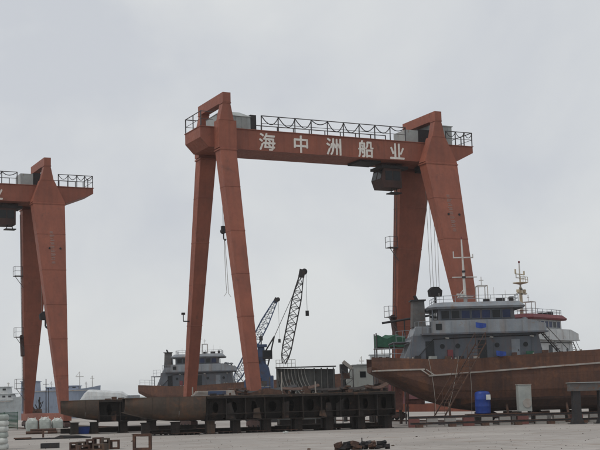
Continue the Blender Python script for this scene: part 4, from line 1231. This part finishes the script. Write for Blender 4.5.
def bracket(w, d, h, t, m, back=False):
    o = MB().box(-w / 2, w / 2, -d / 2, d / 2, 0.004, t).box(-w / 2, w / 2, -d / 2, d / 2, h - t, h)
    o.box(-w / 2, -w / 2 + t, -d / 2, d / 2, t, h - t).box(w / 2 - t, w / 2, -d / 2, d / 2, t, h - t)
    if back:
        o.box(-w / 2 + t, w / 2 - t, -d * 0.1, d * 0.1, t, (h - t) * 0.8)
    return o.build('steel_bracket', m)
for k, (x, y, w, h, rz) in enumerate(((-12.95, 69.5, 0.42, 0.42, 0.1), (-12.4, 69.2, 0.5, 0.46, -0.2), (-11.95, 69.0, 0.42, 0.58, 0.25), (-11.55, 69.3, 0.5, 0.66, -0.1), (-11.1, 69.0, 0.45, 0.62, 0.3), (-10.6, 69.2, 0.5, 0.5, 0.05), (-12.2, 68.2, 0.6, 0.3, 0.5), (-11.2, 68.0, 0.7, 0.35, -0.3))):
    o = bracket(w, 0.6, h, 0.09, 'block_plate' if k % 3 == 1 else 'rust', k % 2 == 0)
    o.location = (x, y, 0)
    o.rotation_euler.z = rz
    tag(o, 'rusty steel bracket with a backing web in the clustered row of offcuts' if k % 2 == 0 else 'open rusty steel bracket in the clustered row of offcuts', 'bracket', 'webbed brackets in a row' if k % 2 == 0 else 'open brackets in a row')
o = bracket(0.98, 0.3, 0.86, 0.13, 'rust')
o.location = (-8.7, 66.3, 0)
o.rotation_euler.z = -0.06
o.name = 'open_frame_bracket'
tag(o, 'open rectangular rusty steel frame standing alone on the concrete', 'frame')
for k in range(9):
    x = 1.55 + 2.2 * k / 8
    o = MB()
    for j in range(4):
        o.obox((rs.uniform(-.12, .12), rs.uniform(-.15, .15), 0.07 + 0.08 * j), (rs.uniform(.2, .4), rs.uniform(.15, .35), rs.uniform(.1, .16)), rs.uniform(0, 3), rs.uniform(-.3, .3), rs.uniform(-.3, .3))
    if k == 4:
        o.box(-0.02, 0.03, -0.02, 0.03, 0.0, 0.55)
    ob = o.build('steel_chunk', 'dark_steel' if k % 3 else 'rust')
    ob.location = (x, 59.3 + rs.uniform(-.2, .2), 0)
    tag(ob, 'tallest dark chunk with an upright pin in the low scrap heap' if k == 4 else 'dark broken chunk in the low heap of scrap on the concrete' if k % 3 else 'rusty brown chunk in the low heap of scrap on the concrete', 'scrap', None if k == 4 else 'dark scrap heap' if k % 3 else 'brown chunks of the scrap heap')
o = MB().box(-0.5, 0.5, -0.3, 0.3, 0.004, 0.3).box(-0.45, 0.45, -0.33, -0.303, 0.05, 0.25).build('steel_box', 'dark_steel')
o.location = (-15.1, 73.6, 0)
tag(o, 'low dark steel box lying near the white sack stack', 'box')
o = MB().obox((0, 0, 0.06), (0.35, 0.2, 0.1), 0.4, 0.1, 0.05).obox((0.1, 0.05, 0.13), (0.18, 0.2, 0.05), 0.8, 0.1, 0.2).build('paper_scrap', 'sack_white')
o.location = (-1.5, 92.0, 0)
tag(o, 'small white scrap lying before the long hull block', 'litter')

# ------------------------------------------------------------------ far vessels afloat
def far_ship(name, label, loc, L, B, zd, hull_m, houses, masts, rz=0.0, hull_z=-2.0):
    r = thing(name, label, 'ship', loc, rz, 'vessels afloat beyond the yard')
    rings = []
    for k in range(13):
        u = k / 12
        b = B / 2 * min(1, 0.55 + u * 4) * (1 if u < 0.7 else max(0.04, 1 - ((u - 0.7) / 0.3) ** 1.8))
        z = zd + (1.2 * ((u - 0.6) / 0.4) ** 2 if u > 0.6 else 0)
        rake = 0.05 * L * max(0, u - 0.9) * 4
        rings.append([(u * L - rake, -b * 0.7, hull_z), (u * L, -b, z), (u * L, b, z), (u * L - rake, b * 0.7, hull_z)])
    fix_normals(MB().loft(rings).build('hull', hull_m, r))
    MB().box(0.02 * L, 0.9 * L, -B / 2 - 0.06, -B / 2 + 0.1, zd - 0.35, zd - 0.1).build('rubbing_strake', 'strake_white', r)
    for x0, x1, z0, z1, m in houses:
        hs = fix_normals(MB().prism([(x0, z0), (x1, z0), (x1 - 0.04 * (x1 - x0), z1), (x0 + 0.03 * (x1 - x0), z1)], -B * 0.38, B * 0.38).build('deckhouse', m, r))
        nw = max(2, int((x1 - x0) / 1.6))
        for i in range(nw):
            xa = x0 + (x1 - x0) * (i + 0.25) / nw
            MB().box(xa, xa + (x1 - x0) / nw * 0.5, -B * 0.38 - 0.05, -B * 0.38 - 0.004, z0 + (z1 - z0) * 0.5, z0 + (z1 - z0) * 0.78).build('window', 'glass_dark', hs)
        MB().box(x0 - 0.2, x1 + 0.2, -B * 0.41, B * 0.41, z1 + 0.004, z1 + 0.22).build('roof', m, hs)
    for x, z0, z1, w in masts:
        mm = MB().tube((x, 0, z0), (x, 0, z1), 0.2, 6, 0.1).build('mast', 'mast_white', r)
        MB().tube((x - w, 0, z0 + (z1 - z0) * 0.75), (x + w, 0, z0 + (z1 - z0) * 0.75), 0.1, 5).tube((x - w, 0, z0 + (z1 - z0) * 0.75), (x, 0, z1), 0.06, 4).build('yard', 'mast_white', mm)
    return r
far_ship('cargo_ship', 'pale blue hulled ship lying afloat beyond the cropped crane', (-86.5, 380, 0), 24, 9, 7.4, 'blue_hull', [(0.3, 5.0, 7.4, 10.2, 'blue_hull'), (8, 10, 7.4, 8.2, 'blue_hull'), (13.5, 17.5, 7.4, 8.5, 'blue_hull')], [(17.6, 7, 12.9, 1.2), (21.5, 8, 11.6, 0.6), (9, 7, 10.2, 0.5), (3.2, 10, 12.4, 0.5), (12, 7, 9.6, 0.4), (19.6, 7, 9.8, 0.4)])
far_ship('white_boat', 'white ship with long windows cropped beside the blue hulled ship', (-106, 360, 0), 24, 8, 4.6, 'house_white', [(5, 22, 4.6, 6.4, 'house_white'), (13, 20.5, 6.6, 8.4, 'house_white')], [(16, 8.5, 10.6, 0.9), (20, 8.5, 9.8, 0.4)])
r = thing('covered_boat', 'long white covered boat lying beyond the short hull block', 'boat', (-47.6, 262, 0), 0.0, 'vessels afloat beyond the yard')
rg, cv = [], []
for k in range(13):
    u = k / 12
    b = 2.4 * (1 - abs(2 * u - 1) ** 4 * 0.55)
    rg.append([(11.5 * u, -b * 0.7, -2.6), (11.5 * u, -b, 3.0), (11.5 * u, b, 3.0), (11.5 * u, b * 0.7, -2.6)])
    hh = (2.9 - 0.9 * u) * min(1, 0.25 + u * 5) * min(1, 0.35 + (1 - u) * 5) + 0.05 * math.sin(k * 2.2)
    w_ = b * 0.96
    cv.append([(0.3 + 10.6 * u, y_, 3.02 + z_ * hh) for y_, z_ in ((-w_, 0), (-w_ * 0.97, 0.55), (-w_ * 0.88, 0.86), (-w_ * 0.6, 1.0), (0, 1.04), (w_ * 0.6, 1.0), (w_ * 0.88, 0.86), (w_ * 0.97, 0.55), (w_, 0))])
fix_normals(MB().loft(rg).build('hull', 'house_white', r))
fix_normals(MB().loft(cv).build('cover', 'house_white', r))
MB().box(0.2, 11.2, -2.5, -2.35, 3.55, 3.7).build('rubbing_strake', 'cladding_grey', r)
MB().box(0.2, 11.2, -2.5, -2.35, 2.7, 2.85).build('rubbing_strake', 'cladding_grey', r)
MB().box(10.4, 12.6, -1.6, 1.6, 3.0, 4.4).build('bow_shelter', 'house_light', r)
far_ship('work_boat', 'white and maroon boat afloat behind the pale deckhouse module', (11.0, 300, 0), 17, 6, 8.0, 'maroon', [(2, 13, 8.0, 10.4, 'house_white'), (5, 10, 10.6, 12.6, 'house_white')], [(8, 12.6, 15.0, 0.8), (3, 8, 12.5, 0.6)])

# ------------------------------------------------------------------ long timbers, pipes and bins under and behind the blocks
for k, (x, y, L_, h_, m, lab) in enumerate((
        (-22.0, 111.8, 14, 0.45, 'block_frame', 'dark long beam lying behind the short hull block'),
        (-12.5, 99.2, 12, 0.35, 'block_frame', 'dark long beam lying behind the curved end of the long block'),
        (-2.5, 101.4, 10, 0.4, 'block_frame', 'dark long beam lying behind the open frames of the long block'),
        (-24.0, 118.0, 15, 0.3, 'rust', 'rusty long beam lying between the bulk bags and crane rail'))):
    r = thing('long_beam', lab, 'beam', (x, y, 0), AB + 0.03 * (k - 1))
    MB().box(0, L_, -0.03, 0.03, 0.034, h_ - 0.03).build('web', m, r)
    MB().box(0, L_, -0.2, 0.2, 0.004, 0.031).build('flange', m, r)
    MB().box(0, L_, -0.2, 0.2, h_ - 0.027, h_).build('flange', m, r)
rc = random.Random(21)
for k in range(16):
    d, t = rc.uniform(0.5, 20.5), rc.uniform(0.6, 3.6)
    p = BL + bx * d + by * t
    r = thing('pallet', 'dark low timber pallet in the shade under the long hull block', 'pallet', p, AB + rc.uniform(-.4, .4), 'pallets under the long hull block')
    for q in range(4):
        MB().box(-0.6, 0.6, -0.45 + 0.25 * q, -0.28 + 0.25 * q, 0.14, 0.17).build('slat', 'rust', r)
    for q in (-0.5, 0, 0.4):
        MB().box(q, q + 0.1, -0.45, 0.47, 0.004, 0.137).build('runner', 'block_frame', r)
r = thing('blue_bin', 'blue plastic bin in the shade under the short hull block', 'bin', BA + bx * 1.95 + by * 1.6, AB)
MB().frus((-0.45, 0.45, -0.35, 0.35, 0.02), (-0.55, 0.55, -0.42, 0.42, 0.62)).build('body', 'blue_bright', r)
MB().box(-0.58, 0.58, -0.45, 0.45, 0.623, 0.66).build('rim', 'blue_paint', r)
for k in range(6):
    x, y = -24.0 + k * 1.5, 113.2 + 0.5 * k
    o = MB().tube((-1.4, 0, 0.14), (1.4, 0, 0.14), 0.13, 10).tube((-1.2, 0.3, 0.13), (1.5, 0.3, 0.13), 0.12, 10).tube((-1.0, 0.15, 0.36), (1.3, 0.15, 0.36), 0.12, 10).build('pipe_bundle', rc.choice(['rust', 'block_frame', 'strake_white']))
    o.location = (x, y, 0)
    o.rotation_euler.z = AB + rc.uniform(-.2, .2)
    tag(o, 'bundle of three pipes lying on the yard behind the short hull block', 'pipes', 'pipe bundles behind the short block')

# ------------------------------------------------------------------ humid air
hz_ = MB().box(-4200, 4200, -120, 4000, -8, 60).build('haze', 'concrete')
hz_.data.materials.clear()
hmt = bpy.data.materials.new('haze_air')
hmt.use_nodes = True
hmt.node_tree.nodes.clear()
ho = hmt.node_tree.nodes.new('ShaderNodeOutputMaterial')
hv = hmt.node_tree.nodes.new('ShaderNodeVolumePrincipled')
hv.inputs['Color'].default_value = (0.95, 0.965, 0.98, 1)
hv.inputs['Density'].default_value = 0.00016
hv.inputs['Anisotropy'].default_value = 0.2
hmt.node_tree.links.new(hv.outputs['Volume'], ho.inputs['Volume'])
hz_.data.materials.append(hmt)
hz_['kind'] = 'stuff'
hz_['label'] = 'thin grey humid air over the whole shipyard'

# ------------------------------------------------------------------ loose grit and small scrap on the concrete
db = MB()
rd = random.Random(77)
for k in range(900):
    y = 48 + 62 * rd.random() ** 1.3
    x = rd.uniform(-0.27, 0.27) * y
    q = rd.random()
    sz = rd.uniform(0.008, 0.03) if q < 0.985 else rd.uniform(0.04, 0.09)
    db.obox((x, y, sz * 0.35), (sz * rd.uniform(0.8, 2.6), sz, sz * 0.7), rd.uniform(0, 3.1), rd.uniform(-.3, .3), rd.uniform(-.3, .3))
dbo = db.build('grit', 'block_plate')
dbo['kind'] = 'stuff'
dbo['label'] = 'scattered grit and tiny scrap over the concrete yard'

# dark cut plates stacked unevenly on the open part of the long block
rp = random.Random(52)
for k, (d, L_, t) in enumerate(((10.2, 2.6, 2.3), (12.4, 3.0, 2.7), (14.4, 2.4, 2.2), (16.2, 3.2, 2.6), (18.6, 2.4, 2.3), (20.2, 1.9, 1.5), (13.6, 2.2, 1.6))):
    rgp = []
    h0, h1, sag = rp.uniform(0.15, 0.4), rp.uniform(0.25, 0.6), rp.uniform(0.05, 0.25)
    for q in range(9):
        u = q / 8
        z = h0 + (h1 - h0) * u - sag * math.sin(math.pi * u)
        rgp.append([(L_ * (u - 0.5), -0.35, max(0.05, z) - 0.045), (L_ * (u - 0.5), -0.35, max(0.05, z)), (L_ * (u - 0.5), 0.45, max(0.08, z + 0.18)), (L_ * (u - 0.5), 0.45, max(0.08, z + 0.18) - 0.045)])
    r = thing('cut_plate', 'dark warped plate lying on packers on top of the long hull block', 'steel plate', on_block(d, t), AB + rp.uniform(-.08, .08), 'warped plates on the long hull block')
    fix_normals(MB().loft(rgp).build('plate', rp.choice(['block_frame', 'dark_steel', 'rust']), r))
    for xq in (-0.38, 0.38):
        MB().box(L_ * xq - 0.1, L_ * xq + 0.1, -0.3, 0.4, 0.0, min(h0, h1) * 0.7).build('packer', 'block_frame', r)
o = MB()
rw2 = random.Random(9)
for q in range(7):
    o.obox((rw2.uniform(-0.9, 0.9), rw2.uniform(-.3, .3), 0.15 + 0.12 * (q % 3)), (rw2.uniform(.5, 1.0), rw2.uniform(.3, .6), 0.22), rw2.uniform(0, 3), rw2.uniform(-.2, .2), rw2.uniform(-.2, .2))
o = o.build('bag_heap', 'sack_white')
o.location = (7.7, 113.5, 2.25)
tag(o, 'low whitish heap of bags on a stand under the stern of the rusty ship', 'bags')
r = thing('bag_stand', 'dark steel stand carrying the whitish heap of bags', 'stand', (7.7, 113.5, 0))
MB().box(-1.2, 1.2, -0.6, 0.6, 2.1, 2.25).build('top', 'block_frame', r)
for x in (-1.0, 1.0):
    MB().box(x - 0.1, x + 0.1, -0.5, 0.5, 0.004, 2.097).build('leg', 'block_frame', r)

# scaffold towers between the crane legs
for k, (x, y, hh, w_, lab) in enumerate(((3.55, 117.5, 5.2, 1.1, 'thin scaffold tower beside the pale deckhouse module'), (-4.3, 119.0, 4.7, 1.0, 'thin scaffold tower between blue crane and ribbed shell'), (6.9, 120.0, 5.6, 1.2, 'taller scaffold tower behind the stern of the rusty ship'))):
    r = thing('scaffold_tower', lab, 'scaffold', (x, y, 0), 0.1 * k, 'scaffold towers')
    for px in (0, w_):
        for py in (0, 0.8):
            MB().tube((px, py, 0.004), (px, py, hh), 0.04, 5).build('standard', 'rail_steel', r)
    for q in range(int(hh / 0.9)):
        z = 0.7 + 0.9 * q
        MB().tube((0, 0, z), (w_, 0, z), 0.03, 4).tube((0, 0.8, z), (w_, 0.8, z), 0.03, 4).tube((0, 0, z), (w_ if q % 2 else 0, 0.8, z), 0.03, 4).tube((0 if q % 2 else w_, 0, z), (w_ if q % 2 else 0, 0, z + 0.85), 0.025, 4).build('ledger', 'rail_steel', r)
    for q in range(3):
        MB().box(-0.1, w_ + 0.1, 0.02 + 0.26 * q, 0.25 + 0.26 * q, hh - 0.95, hh - 0.9).build('plank', 'tarp_grey', r)
    MB().box(0.2, w_ * 0.7, 0.1, 0.6, hh - 0.897, hh - 0.4).build('tool_box', ['rust', 'deck_grey', 'tarp_grey'][k], r)
